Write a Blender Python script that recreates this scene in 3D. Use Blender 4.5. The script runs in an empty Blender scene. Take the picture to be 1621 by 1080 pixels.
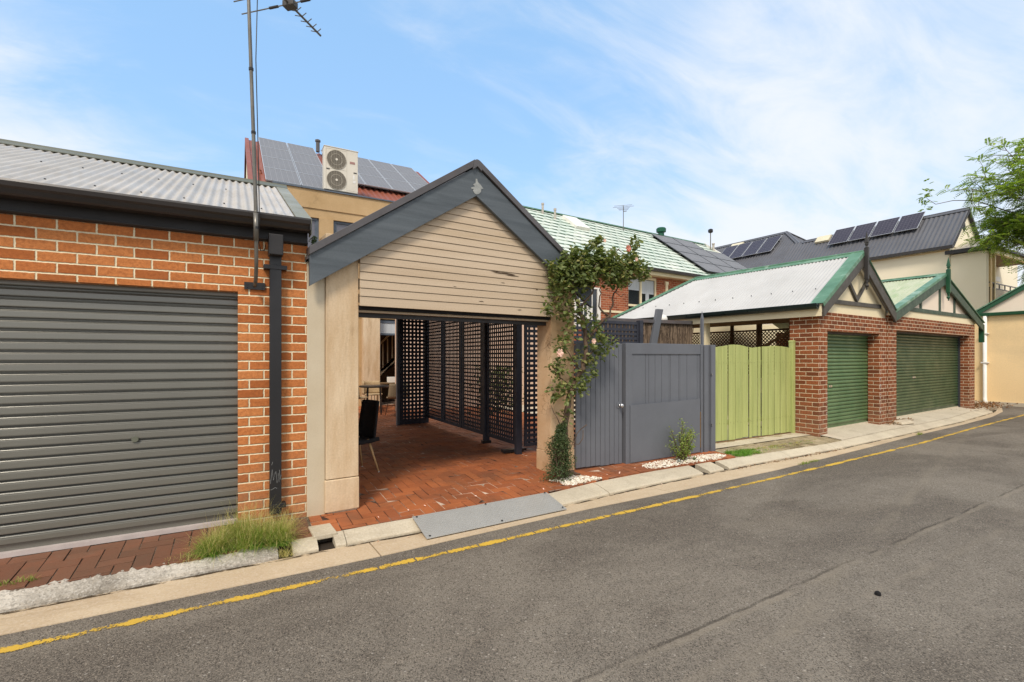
import bpy, math, random
from math import radians, sin, cos, pi, sqrt, atan2, hypot
from mathutils import Vector, Matrix, noise as mnoise

# ------------------------------------------------------------------ camera, sky, sun, exposure
S = bpy.context.scene
COL = S.collection
cam = bpy.data.cameras.new("camera")
camo = bpy.data.objects.new("camera", cam)
COL.objects.link(camo)
camo.location = (0, 0, 1.5)
camo.rotation_euler = (radians(90), 0, radians(-30))
cam.sensor_width = 36
cam.lens = 762 / 1621 * 36
cam.shift_y = 25 / 1621
cam.clip_start = 0.05
cam.clip_end = 2000
S.camera = camo

SUN_EL, SUN_AZ = 50, -40      # azimuth: degrees to +X of the -Y axis (behind the camera)
W = bpy.data.worlds.new("World"); S.world = W; W.use_nodes = True
def world():
    nt = W.node_tree; nt.nodes.clear()
    N = lambda t, **k: _n(nt, t, **k)
    def _n(nt, t, **k):
        n = nt.nodes.new(t)
        for a, b in k.items(): setattr(n, a, b)
        return n
    L = nt.links.new
    out = N('ShaderNodeOutputWorld'); bg = N('ShaderNodeBackground'); L(bg.outputs[0], out.inputs[0])
    sky = N('ShaderNodeTexSky'); sky.sky_type = 'NISHITA'; sky.sun_disc = False
    sky.sun_elevation = radians(SUN_EL); sky.sun_rotation = radians(180 - SUN_AZ)
    sky.air_density = 1.0; sky.dust_density = 0.6; sky.ozone_density = 1.6
    tc = N('ShaderNodeTexCoord')
    sep = N('ShaderNodeSeparateXYZ'); L(tc.outputs['Generated'], sep.inputs[0])
    def M(op, a, b=None, c=None):
        n = N('ShaderNodeMath', operation=op)
        for i, v in enumerate((a, b, c)):
            if v is None: continue
            if isinstance(v, (int, float)): n.inputs[i].default_value = v
            else: L(v, n.inputs[i])
        return n.outputs[0]
    zz = M('ADD', M('MAXIMUM', sep.outputs[2], 0.0), 0.22)
    cmb = N('ShaderNodeCombineXYZ')
    L(M('DIVIDE', sep.outputs[0], zz), cmb.inputs[0]); L(M('DIVIDE', sep.outputs[1], zz), cmb.inputs[1])
    mp = N('ShaderNodeMapping'); L(cmb.outputs[0], mp.inputs[0])
    mp.inputs['Rotation'].default_value = (0, 0, radians(35)); mp.inputs['Scale'].default_value = (0.55, 1.25, 1); mp.inputs['Location'].default_value = (3.1, 1.7, 0)
    n1 = N('ShaderNodeTexNoise'); L(mp.outputs[0], n1.inputs['Vector'])
    n1.inputs['Scale'].default_value = 1.15; n1.inputs['Detail'].default_value = 9; n1.inputs['Roughness'].default_value = 0.52; n1.inputs['Distortion'].default_value = 0.35
    # more cloud low in the sky and towards the east end of the lane
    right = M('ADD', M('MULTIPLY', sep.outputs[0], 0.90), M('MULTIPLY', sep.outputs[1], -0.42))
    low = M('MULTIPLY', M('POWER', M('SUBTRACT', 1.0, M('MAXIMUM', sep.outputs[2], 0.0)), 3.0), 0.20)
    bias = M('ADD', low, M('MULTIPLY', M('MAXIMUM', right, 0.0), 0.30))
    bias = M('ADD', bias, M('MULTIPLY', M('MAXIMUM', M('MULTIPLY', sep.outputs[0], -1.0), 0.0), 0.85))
    bias = M('ADD', bias, M('MULTIPLY', M('MAXIMUM', M('MULTIPLY', sep.outputs[1], -1.0), 0.0), 0.9))   # unseen cloud bank added behind the camera to whiten the fill light
    n2 = N('ShaderNodeTexNoise'); L(mp.outputs[0], n2.inputs['Vector']); n2.inputs['Scale'].default_value = 4.2; n2.inputs['Detail'].default_value = 8; n2.inputs['Roughness'].default_value = 0.62; n2.inputs['Distortion'].default_value = 0.6
    fine = M('MULTIPLY', M('SUBTRACT', n2.outputs['Fac'], 0.5), 0.55)
    v = M('ADD', M('ADD', n1.outputs['Fac'], fine), bias)
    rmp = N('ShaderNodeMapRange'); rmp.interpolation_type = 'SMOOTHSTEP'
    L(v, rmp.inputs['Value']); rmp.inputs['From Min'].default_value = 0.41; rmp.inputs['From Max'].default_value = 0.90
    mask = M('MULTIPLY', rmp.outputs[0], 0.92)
    # thin bright haze everywhere lifts the blue to the pale blue of the day
    gain = N('ShaderNodeMix'); gain.data_type = 'RGBA'; gain.blend_type = 'MULTIPLY'; gain.inputs[0].default_value = 1
    L(sky.outputs[0], gain.inputs[6]); gain.inputs[7].default_value = (1.35, 1.12, 1.0, 1)
    veil = N('ShaderNodeMix'); veil.data_type = 'RGBA'; veil.inputs[0].default_value = 0.45
    L(gain.outputs[2], veil.inputs[6]); veil.inputs[7].default_value = (3.0, 5.9, 9.6, 1)
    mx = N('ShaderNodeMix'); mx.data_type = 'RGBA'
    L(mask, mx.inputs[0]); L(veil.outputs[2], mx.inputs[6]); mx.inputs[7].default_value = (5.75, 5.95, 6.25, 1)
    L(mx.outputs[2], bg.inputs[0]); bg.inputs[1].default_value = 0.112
world()

sl = bpy.data.lights.new("sun", 'SUN'); sl.energy = 2.0; sl.angle = radians(14); sl.color = (1, 0.90, 0.78)
so = bpy.data.objects.new("sun", sl); COL.objects.link(so)
d = Vector((sin(radians(SUN_AZ)) * cos(radians(SUN_EL)), -cos(radians(SUN_AZ)) * cos(radians(SUN_EL)), sin(radians(SUN_EL))))
so.rotation_euler = (-d).to_track_quat('-Z', 'Y').to_euler(); so.location = (0, 0, 30)
S.view_settings.view_transform = 'Standard'; S.view_settings.look = 'None'
S.view_settings.exposure = 0.55; S.view_settings.gamma = 1
S.cycles.max_bounces = 6; S.cycles.diffuse_bounces = 3; S.cycles.glossy_bounces = 3; S.cycles.transparent_max_bounces = 8

# ------------------------------------------------------------------ helpers: colour and materials
def lin(r, g, b):
    f = lambda c: c / 255 / 12.92 if c / 255 <= 0.04045 else ((c / 255 + 0.055) / 1.055) ** 2.4
    return (f(r), f(g), f(b), 1)

class NT:
    def __init__(s, name):
        s.m = bpy.data.materials.new(name); s.m.use_nodes = True
        s.nt = s.m.node_tree; s.b = s.nt.nodes['Principled BSDF']
        s.tc = s.n('ShaderNodeTexCoord'); s.obj = s.tc.outputs['Object']
    def n(s, t, **k):
        x = s.nt.nodes.new(t)
        for a, b in k.items(): setattr(x, a, b)
        return x
    def set(s, i, v):
        if v is None: return
        if hasattr(v, 'is_linked') or hasattr(v, 'links'): s.nt.links.new(v, i)
        else: i.default_value = v
    def math(s, op, a, b=None, c=None):
        x = s.n('ShaderNodeMath', operation=op)
        for i, v in enumerate((a, b, c)): s.set(x.inputs[i], v)
        return x.outputs[0]
    def noise(s, scale, detail=4, rough=.55, vec=None, dist=0.0, stretch=None):
        x = s.n('ShaderNodeTexNoise'); v = vec or s.obj
        if stretch:
            mp = s.n('ShaderNodeMapping'); s.set(mp.inputs[0], v); mp.inputs['Scale'].default_value = stretch; v = mp.outputs[0]
        s.set(x.inputs['Vector'], v); x.inputs['Scale'].default_value = scale; x.inputs['Detail'].default_value = detail
        x.inputs['Roughness'].default_value = rough; x.inputs['Distortion'].default_value = dist
        return x.outputs['Fac']
    def ramp(s, v, lo, hi, a=0.0, b=1.0):
        x = s.n('ShaderNodeMapRange'); s.set(x.inputs[0], v)
        for i, q in enumerate((lo, hi, a, b)): x.inputs[1 + i].default_value = q
        return x.outputs[0]
    def mix(s, f, a, b, mode='MIX'):
        x = s.n('ShaderNodeMix'); x.data_type = 'RGBA'; x.blend_type = mode
        s.set(x.inputs[0], f); s.set(x.inputs[6], a); s.set(x.inputs[7], b)
        return x.outputs[2]
    def bump(s, h, dist=.01, st=1.0, nrm=None):
        x = s.n('ShaderNodeBump'); x.inputs['Strength'].default_value = st; x.inputs['Distance'].default_value = dist
        s.set(x.inputs['Height'], h)
        if nrm: s.set(x.inputs['Normal'], nrm)
        return x.outputs[0]
    def island(s):
        return s.n('ShaderNodeNewGeometry').outputs['Random Per Island']
    def uv(s):
        """wall coordinates: (x or y, z) in object space, whichever way the face looks; flat faces use (x, y)"""
        sp = s.n('ShaderNodeSeparateXYZ'); s.set(sp.inputs[0], s.obj)
        sn = s.n('ShaderNodeSeparateXYZ'); s.set(sn.inputs[0], s.tc.outputs['Normal'])
        fx = s.math('GREATER_THAN', s.math('ABSOLUTE', sn.outputs[0]), .6)
        fz = s.math('GREATER_THAN', s.math('ABSOLUTE', sn.outputs[2]), .6)
        u = s.math('ADD', s.math('MULTIPLY', sp.outputs[0], s.math('SUBTRACT', 1.0, fx)), s.math('MULTIPLY', sp.outputs[1], fx))
        v = s.math('ADD', s.math('MULTIPLY', sp.outputs[2], s.math('SUBTRACT', 1.0, fz)), s.math('MULTIPLY', sp.outputs[1], fz))
        c = s.n('ShaderNodeCombineXYZ'); s.set(c.inputs[0], u); s.set(c.inputs[1], v)
        return c.outputs[0]
    def fin(s, col=None, rough=None, nrm=None, metal=None, spec=None):
        s.set(s.b.inputs['Base Color'], col); s.set(s.b.inputs['Roughness'], rough)
        s.set(s.b.inputs['Normal'], nrm); s.set(s.b.inputs['Metallic'], metal); s.set(s.b.inputs['Specular IOR Level'], spec)
        return s.m

def paint(name, c1, c2=None, rough=.6, sc=3.0, bump=.0, bsc=40, metal=0, streak=None, dirt=None, dirt_amt=.4, spec=.4, flat_r=False):
    """paint or render with slow colour drift, fine grain and optional stains"""
    t = NT(name); c2 = c2 or tuple(x * .82 for x in c1[:3]) + (1,)
    f = t.ramp(t.noise(sc, 5, .6, stretch=streak), .3, .7)
    col = t.mix(f, c1, c2)
    if dirt:
        g = t.ramp(t.noise(sc * .6, 8, .68, dist=.6, stretch=streak), .54, .74, 0, dirt_amt)
        col = t.mix(g, col, dirt)
    gr = t.ramp(t.noise(bsc * 4, 2, .6), .2, .8, .88, 1.08)
    cc = t.n('ShaderNodeCombineColor')
    for i in range(3): t.set(cc.inputs[i], gr)
    col = t.mix(1.0, col, cc.outputs[0], 'MULTIPLY')
    nrm = t.bump(t.noise(bsc, 6, .6, stretch=streak), bump, 1) if bump else None
    r = t.ramp(t.noise(sc * 2, 3), .3, .7, max(rough - .08, .05), min(rough + .1, 1))
    return t.fin(col, rough if flat_r else r, nrm, metal, spec)

def brick(name, a, b, mortar, dark, ms=.006, w=.24, h=.086, rag=.004, bd=.006, dirt=.25):
    t = NT(name); uv = t.uv()
    nz = t.n('ShaderNodeTexNoise'); t.set(nz.inputs[0], uv); nz.inputs['Scale'].default_value = 38; nz.inputs['Detail'].default_value = 3
    off = t.n('ShaderNodeVectorMath', operation='SUBTRACT'); t.set(off.inputs[0], nz.outputs['Color']); off.inputs[1].default_value = (.5, .5, .5)
    scl = t.n('ShaderNodeVectorMath', operation='SCALE'); t.set(scl.inputs[0], off.outputs[0]); scl.inputs['Scale'].default_value = rag * 2.2
    ad = t.n('ShaderNodeVectorMath', operation='ADD'); t.set(ad.inputs[0], uv); t.set(ad.inputs[1], scl.outputs[0])
    def bt(m, sm):
        br = t.n('ShaderNodeTexBrick'); t.set(br.inputs['Vector'], ad.outputs[0])
        br.inputs['Scale'].default_value = 1; br.inputs['Brick Width'].default_value = w; br.inputs['Row Height'].default_value = h
        br.inputs['Mortar Size'].default_value = m; br.inputs['Mortar Smooth'].default_value = sm; br.offset = .5
        return br
    br = bt(ms, .12); br.inputs['Color1'].default_value = a; br.inputs['Color2'].default_value = b; br.inputs['Mortar'].default_value = mortar
    b2 = bt(ms * 1.5, .9)
    b3 = bt(0, 0); b3.inputs['Color1'].default_value = (0, 0, 0, 1); b3.inputs['Color2'].default_value = (1, 1, 1, 1); b3.inputs['Mortar'].default_value = (0, 0, 0, 1)
    f = t.ramp(t.noise(34, 7, .75, uv), .40, .68)
    dk = t.mix(t.math('MULTIPLY', f, .6), br.outputs['Color'], dark)
    only = t.math('GREATER_THAN', b3.outputs['Color'], .72)
    dk = t.mix(t.math('MULTIPLY', only, .28), dk, dark)
    st = t.ramp(t.noise(150, 2, .6, uv), .62, .72, 0, .55)
    dk = t.mix(st, dk, tuple(x * .45 for x in dark[:3]) + (1,))
    col = t.mix(br.outputs['Fac'], dk, t.mix(t.noise(20, 4, .6, uv), mortar, tuple(x * .72 for x in mortar[:3]) + (1,)))
    sz = t.n('ShaderNodeSeparateXYZ'); t.set(sz.inputs[0], t.obj)
    splash = t.math('MULTIPLY', t.ramp(sz.outputs[2], .0, .75, 1, 0), t.ramp(t.noise(5, 6, .7, uv), .38, .62, .1, .55))
    col = t.mix(splash, col, tuple((x * .35 + y * .65) * .62 for x, y in zip(mortar[:3], dark[:3])) + (1,))
    col = t.mix(t.ramp(t.noise(1.3, 7, .7, uv), .5, .8, 0, dirt), col, tuple(x * .5 for x in dark[:3]) + (1,))
    hgt = t.math('SUBTRACT', 1.0, b2.outputs['Fac'])
    hgt = t.math('ADD', hgt, t.math('MULTIPLY', t.noise(60, 5, .7, uv), .35))
    return t.fin(col, .88, t.bump(hgt, bd, .9), 0, .2)

M = {}
M['brick_orange'] = brick('orange_brick', lin(212, 138, 82), lin(190, 112, 60), lin(248, 232, 196), lin(128, 70, 38), ms=.0066, bd=.006)
M['brick_red'] = brick('red_brown_brick', lin(160, 94, 58), lin(126, 72, 44), lin(232, 208, 176), lin(88, 48, 32), ms=.0072, rag=.006, bd=.010)
M['brick_house'] = brick('house_brick', lin(186, 108, 74), lin(150, 78, 52), lin(206, 178, 148), lin(100, 54, 38), ms=.006)
M['door_grey'] = paint('grey_door_steel', lin(124, 122, 113), lin(114, 112, 104), .26, .8, metal=.3, spec=.8, flat_r=True)
M['door_green'] = paint('green_door_steel', lin(96, 124, 82), lin(80, 108, 68), .38, 1.5, dirt=lin(70, 92, 66), dirt_amt=.5, metal=.15)
M['door_dgreen'] = paint('dark_green_door_steel', lin(66, 90, 60), lin(54, 78, 50), .38, 1.5, dirt=lin(100, 108, 82), dirt_amt=.5, metal=.15)
M['zinc'] = paint('weathered_roof_steel', lin(192, 184, 172), lin(172, 164, 152), .42, 1.6, dirt=lin(150, 146, 136), dirt_amt=.5, bump=.0005)
M['roof_white'] = paint('off_white_roof_steel', lin(196, 195, 192), lin(180, 179, 176), .5, 1.2, dirt=lin(190, 192, 184), dirt_amt=.4)
M['roof_pgreen'] = paint('faded_green_roof_steel', lin(192, 194, 170), lin(164, 176, 142), .5, 2.2, dirt=lin(138, 166, 116), dirt_amt=.7, streak=(.6, 3, 1))
M['roof_red'] = paint('red_roof_steel', lin(146, 84, 64), lin(130, 74, 56), .5, 1)
M['roof_grey'] = paint('blue_grey_roof_steel', lin(98, 98, 102), lin(88, 88, 92), .45, 1)
M['cap_grey'] = paint('grey_capping', lin(150, 148, 132), lin(126, 126, 110), .5, 2, dirt=lin(96, 98, 80), dirt_amt=.5)
M['cap_olive'] = paint('olive_ridge_capping', lin(104, 106, 92), None, .5, 2)
M['cap_green'] = paint('green_capping', lin(104, 144, 116), lin(80, 120, 94), .45, 3, dirt=lin(180, 200, 182), dirt_amt=.85)
M['cap_brown'] = paint('brown_grey_capping', lin(98, 96, 98), lin(80, 76, 76), .45, 2, dirt=lin(118, 84, 64), dirt_amt=.45)
M['gutter_black'] = paint('black_brown_gutter', lin(56, 50, 48), lin(44, 40, 38), .32, 2, spec=.5)
M['black_steel'] = paint('black_steel', lin(44, 43, 44), lin(36, 35, 36), .38, 2)
M['fascia_dark'] = paint('dark_fascia', lin(50, 48, 48), lin(42, 40, 40), .5, 2, streak=(1, 6, 6))
M['render_tan'] = paint('weathered_tan_render', lin(222, 200, 168), lin(194, 164, 126), .85, 2.6, bump=.004, bsc=14, dirt=lin(140, 108, 72), dirt_amt=.75, streak=(2.2, 2.2, .5))
M['render_pink'] = paint('cracked_render', lin(216, 186, 150), lin(200, 160, 118), .85, 2, bump=.004, bsc=14, dirt=lin(160, 118, 76), dirt_amt=.5)
M['render_ochre'] = paint('ochre_stained_render', lin(196, 166, 124), lin(178, 148, 106), .85, 1.1, bump=.004, bsc=10, dirt=lin(94, 76, 56), dirt_amt=.85)
M['board_tan'] = paint('tan_board_paint', lin(202, 182, 156), lin(186, 164, 136), .6, 2.5, bump=.0012, bsc=20, streak=(.12, 1, 2), dirt=lin(168, 142, 104), dirt_amt=.5)
M['column_tan'] = paint('tan_smooth_paint', lin(206, 192, 166), lin(196, 180, 152), .6, 2)
M['barge_grey'] = paint('slate_painted_timber', lin(96, 103, 108), lin(76, 83, 88), .5, 3, bump=.0014, bsc=24, streak=(.25, 1, 5), dirt=lin(112, 122, 128), dirt_amt=.5)
M['gate_grey'] = paint('charcoal_gate_paint', lin(108, 111, 117), lin(98, 101, 107), .48, 1.4, dirt=lin(102, 101, 106), dirt_amt=.3)
M['lattice_dark'] = paint('dark_slate_lattice_paint', lin(58, 60, 70), lin(46, 48, 57), .55, 4)
M['lattice_brown'] = paint('brown_lattice_timber', lin(96, 74, 52), lin(72, 54, 38), .8, 4)
M['fence_green'] = paint('lime_green_fence_paint', lin(182, 188, 118), lin(160, 168, 100), .65, 3, bump=.0015, bsc=20, streak=(4, 4, .25), dirt=lin(132, 142, 84), dirt_amt=.7)
M['finial_dark'] = paint('dark_finial_paint', lin(62, 58, 54), lin(50, 48, 46), .5, 6)
M['cream'] = paint('cream_paint', lin(240, 226, 190), lin(232, 216, 178), .7, 1, bump=.001, bsc=20)
M['cream_side'] = paint('cream_wall_render', lin(248, 218, 166), lin(240, 208, 156), .8, .5, bump=.002, bsc=9, dirt=lin(190, 170, 134), dirt_amt=.5)
M['cream_big'] = paint('pale_cream_wall', lin(252, 242, 216), lin(248, 236, 208), .8, .4)
M['cream_gable'] = paint('pale_gable_sheet', lin(240, 224, 204), lin(236, 218, 196), .7, 1)
M['green_trim'] = paint('bottle_green_trim', lin(40, 88, 60), lin(32, 76, 52), .4, 3)
M['green_grey'] = paint('grey_green_barge', lin(74, 92, 80), lin(60, 78, 66), .55, 4, bump=.001, bsc=20)
M['brown_grey'] = paint('brown_grey_barge', lin(84, 80, 74), lin(72, 68, 62), .55, 4, bump=.001, bsc=20)
M['white'] = paint('white_paint', lin(238, 236, 228), lin(228, 224, 214), .5, 3)
M['ac_white'] = paint('beige_enamel', lin(222, 216, 202), lin(212, 205, 190), .45, 2)
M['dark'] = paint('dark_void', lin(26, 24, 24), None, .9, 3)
M['timber'] = paint('beech_wood', lin(214, 176, 124), None, .5, 10)
M['brown_wood'] = paint('brown_timber', lin(120, 96, 66), None, .7, 5, streak=(.5, 4, 4))
M['fabric_black'] = paint('black_fabric', lin(34, 34, 36), None, .9, 20, bump=.0006, bsc=200)
M['rattan'] = paint('rattan_weave', lin(196, 172, 134), lin(150, 126, 92), .8, 60)
M['antenna'] = paint('galvanised_tube', lin(128, 124, 116), lin(96, 92, 84), .4, 8, metal=.5)
M['chrome'] = paint('chrome', lin(210, 210, 212), None, .15, 8, metal=.9)
M['stain'] = paint('dark_split_timber', lin(84, 66, 48), None, .9, 8)
M['putty'] = paint('pale_putty', lin(168, 170, 166), lin(140, 144, 142), .8, 20)
M['scratch'] = paint('scratched_paint', lin(168, 168, 166), None, .7, 20)
M['paper'] = paint('paper_sticker', lin(236, 234, 228), None, .6, 8)
M['logo'] = paint('red_grey_print', lin(176, 130, 122), lin(150, 120, 114), .6, 60)
M['bark'] = paint('rose_bark', lin(112, 92, 74), lin(78, 62, 50), .9, 14, bump=.006, bsc=30, streak=(2, 2, .5))
M['tree_bark'] = paint('tree_bark', lin(126, 112, 96), lin(98, 86, 72), .9, 8, bump=.01, bsc=12)
M['fan_dark'] = paint('fan_well_dark', lin(96, 88, 76), lin(80, 72, 62), .7, 6)
M['wire'] = paint('fan_guard_wire', lin(190, 182, 166), None, .4, 6)
M['curtain'] = paint('grey_curtain', lin(200, 204, 206), lin(176, 182, 186), .8, 6, streak=(6, 6, .3))
M['frame_slate'] = paint('slate_window_frame', lin(96, 106, 118), lin(84, 94, 106), .5, 4)
M['terracotta_tint'] = paint('sleeper_timber', lin(128, 98, 62), lin(98, 74, 46), .9, 6, streak=(.4, 4, 4))
M['vent_green'] = paint('green_vent_steel', lin(26, 92, 68), None, .4, 3)

def glass(name, c=(.02, .024, .03, 1), r=.08):
    t = NT(name); f = t.ramp(t.noise(1.5, 2), .3, .7, r, r + .08)
    return t.fin(c, f, None, 0, .7)
M['glass'] = glass('dark_window_glass')
M['glass_grey'] = glass('grey_window_glass', lin(98, 98, 108), .2)

def panel_mat(name, cell, line, nx, nz, rough=.22, spec=.5):
    """solar cell grid in the panel's own generated coordinates"""
    t = NT(name); g = t.tc.outputs['UV']
    sp = t.n('ShaderNodeSeparateXYZ'); t.set(sp.inputs[0], g)
    def grid(v, n, w):
        fr = t.math('FRACT', t.math('MULTIPLY', v, float(n)))
        return t.math('GREATER_THAN', t.math('ABSOLUTE', t.math('SUBTRACT', fr, .5)), .5 - w)
    l = t.math('MAXIMUM', grid(sp.outputs[0], nx, .035), grid(sp.outputs[1], nz, .035))
    bus = t.math('MULTIPLY', grid(sp.outputs[0], nx * 3, .05), .5)
    l = t.math('MAXIMUM', l, bus)
    col = t.mix(l, t.mix(t.noise(3, 3), cell, tuple(x * .8 for x in cell[:3]) + (1,)), line)
    return t.fin(col, rough, None, 0, spec)
M['pv_grey'] = panel_mat('painted_cloud_sheen_cells', lin(118, 116, 116), lin(146, 144, 144), 6, 10, .5, .5)  # grey of mirrored cloud is painted into the cell colour
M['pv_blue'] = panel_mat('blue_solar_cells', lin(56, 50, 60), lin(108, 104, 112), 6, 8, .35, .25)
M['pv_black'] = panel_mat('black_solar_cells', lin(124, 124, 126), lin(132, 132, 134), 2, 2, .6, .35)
M['alu'] = paint('aluminium_frame', lin(206, 208, 210), None, .35, 6, metal=.3)
M['alu_dark'] = paint('dark_panel_frame', lin(60, 62, 66), None, .4, 6)

def asphalt():
    t = NT('asphalt')
    big = t.ramp(t.noise(.38, 6, .62, stretch=(1, 1.7, 1), dist=.7), .42, .58)
    col = t.mix(big, lin(136, 128, 116), lin(106, 99, 90))
    mid = t.ramp(t.noise(3.2, 6, .65), .35, .7)
    col = t.mix(t.math('MULTIPLY', mid, .35), col, lin(90, 82, 74))
    oil = t.ramp(t.noise(1.7, 3, .5, stretch=(.8, 1.2, 1)), .66, .76, 0, .45); col = t.mix(oil, col, lin(78, 70, 62))
    crk = t.n('ShaderNodeTexVoronoi', feature='DISTANCE_TO_EDGE'); _cv = t.n('ShaderNodeVectorMath', operation='ADD'); _nz = t.n('ShaderNodeTexNoise'); t.set(_nz.inputs[0], t.obj); _nz.inputs['Scale'].default_value = 2.2; _nz.inputs['Detail'].default_value = 6
    t.set(_cv.inputs[0], t.obj); t.set(_cv.inputs[1], _nz.outputs['Color']); t.set(crk.inputs['Vector'], _cv.outputs[0]); crk.inputs['Scale'].default_value = .42
    ck = t.math('MULTIPLY', t.ramp(crk.outputs['Distance'], .0, .0035, 1, 0), t.ramp(t.noise(.7, 3), .5, .6, 0, .55)); col = t.mix(ck, col, lin(62, 56, 50))
    dust = t.ramp(t.noise(.8, 7, .7, stretch=(.35, 1.4, 1), dist=.8), .55, .78, 0, .5)
    col = t.mix(dust, col, lin(138, 127, 111))
    v = t.n('ShaderNodeTexVoronoi'); t.set(v.inputs['Vector'], t.obj); v.inputs['Scale'].default_value = 165
    wn = t.n('ShaderNodeSeparateColor'); t.set(wn.inputs[0], v.outputs['Color'])
    col = t.mix(t.ramp(wn.outputs[0], .5, 1, 0, .75), col, lin(152, 141, 126))
    col = t.mix(t.ramp(wn.outputs[1], .55, 1, 0, .8), col, lin(50, 45, 40))
    v2 = t.n('ShaderNodeTexVoronoi'); t.set(v2.inputs['Vector'], t.obj); v2.inputs['Scale'].default_value = 45
    w2 = t.n('ShaderNodeSeparateColor'); t.set(w2.inputs[0], v2.outputs['Color'])
    pale = t.math('MULTIPLY', t.math('GREATER_THAN', w2.outputs[0], .955), t.math('LESS_THAN', v2.outputs['Distance'], .3))
    col = t.mix(t.math('MULTIPLY', pale, .45), col, lin(190, 182, 170))
    # repaired trench seams: two long hair seams wandering along the lane
    sp = t.n('ShaderNodeSeparateXYZ'); t.set(sp.inputs[0], t.obj)
    wob = t.math('MULTIPLY', t.math('SUBTRACT', t.noise(1.1, 5, .7), .5), .12)
    for a, b, w_, c_, am in ((.015, 1.90, .014, lin(142, 132, 116), .5), (.015, 1.935, .007, lin(58, 52, 46), .6), (-.012, 1.70, .02, lin(140, 130, 115), .35), (.22, 1.05, .03, lin(140, 130, 114), .3)):
        dd = t.math('ABSOLUTE', t.math('ADD', t.math('SUBTRACT', sp.outputs[1], t.math('ADD', t.math('MULTIPLY', sp.outputs[0], a), b)), wob))
        col = t.mix(t.math('MULTIPLY', t.ramp(dd, w_, w_ * 2.2, 1, 0), t.ramp(t.noise(2.5, 4), .35, .6, 0, am)), col, c_)
    h = t.math('ADD', t.math('MULTIPLY', v.outputs['Distance'], -.7), t.noise(70, 4, .7))
    return t.fin(col, .93, t.bump(h, .006, .9), 0, .15)
M['asphalt'] = asphalt()

def cracked(name):
    t = NT(name)
    col = t.mix(t.ramp(t.noise(2, 6, .6), .3, .7), lin(218, 190, 154), lin(200, 162, 120))
    col = t.mix(t.ramp(t.noise(1.3, 8, .7, stretch=(1.6, 1.6, .5), dist=.5), .52, .72, 0, .6), col, lin(156, 118, 78))
    d_ = t.n('ShaderNodeVectorMath', operation='ADD'); nz = t.n('ShaderNodeTexNoise'); t.set(nz.inputs[0], t.obj); nz.inputs['Scale'].default_value = 9; sc_ = t.n('ShaderNodeVectorMath', operation='SCALE'); t.set(sc_.inputs[0], nz.outputs['Color']); sc_.inputs['Scale'].default_value = .09
    t.set(d_.inputs[0], t.obj); t.set(d_.inputs[1], sc_.outputs[0])
    v = t.n('ShaderNodeTexVoronoi', feature='DISTANCE_TO_EDGE'); t.set(v.inputs['Vector'], d_.outputs[0]); v.inputs['Scale'].default_value = 8.5
    k = t.math('MULTIPLY', t.ramp(v.outputs['Distance'], .0, .028, 1, 0), t.ramp(t.noise(2.2, 3, .6), .44, .56))
    col = t.mix(t.math('MULTIPLY', k, .75), col, lin(128, 92, 60))
    h = t.math('SUBTRACT', t.noise(16, 6, .65), t.math('MULTIPLY', k, .6))
    return t.fin(col, .88, t.bump(h, .004, 1), 0, .2)
M['render_pink'] = cracked('cracked_tan_render')

def concrete(name, a, b, dark, agg=0.0, bd=.003):
    t = NT(name)
    col = t.mix(t.ramp(t.noise(1.8, 7, .65), .3, .7), a, b)
    col = t.mix(t.ramp(t.noise(2.4, 9, .75, stretch=(.35, 1.3, 1), dist=.6), .54, .76, 0, .55), col, dark)
    v = t.n('ShaderNodeTexVoronoi'); t.set(v.inputs['Vector'], t.obj); v.inputs['Scale'].default_value = 90
    wn = t.n('ShaderNodeSeparateColor'); t.set(wn.inputs[0], v.outputs['Color'])
    col = t.mix(t.ramp(wn.outputs[0], .6, 1, 0, .2 + agg * .6), col, dark)
    col = t.mix(t.ramp(wn.outputs[1], .6, 1, 0, .15 + agg * .6), col, lin(238, 232, 220))
    hh = t.math('ADD', t.noise(45, 6, .7), t.math('MULTIPLY', v.outputs['Distance'], agg))
    return t.fin(col, .92, t.bump(hh, bd, 1), 0, .2)
M['kerb'] = concrete('kerb_concrete', lin(204, 192, 168), lin(178, 166, 144), lin(128, 116, 98))
M['kerb_rough'] = concrete('broken_kerb_concrete', lin(206, 198, 184), lin(140, 132, 120), lin(70, 65, 58), .25, .010)
M['pan'] = concrete('gutter_pan_concrete', lin(206, 186, 156), lin(190, 168, 138), lin(146, 122, 94))
M['slab'] = concrete('driveway_concrete', lin(206, 194, 172), lin(184, 172, 150), lin(120, 108, 92))
M['sleeperbed'] = concrete('dusty_soil', lin(176, 158, 124), lin(150, 132, 100), lin(96, 84, 62), .5, .01)
M['mortarbed'] = concrete('paver_joint_sand', lin(104, 88, 72), lin(84, 70, 58), lin(60, 50, 42))
M['soil'] = concrete('bare_ground', lin(130, 118, 96), lin(110, 100, 80), lin(84, 76, 60))

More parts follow.
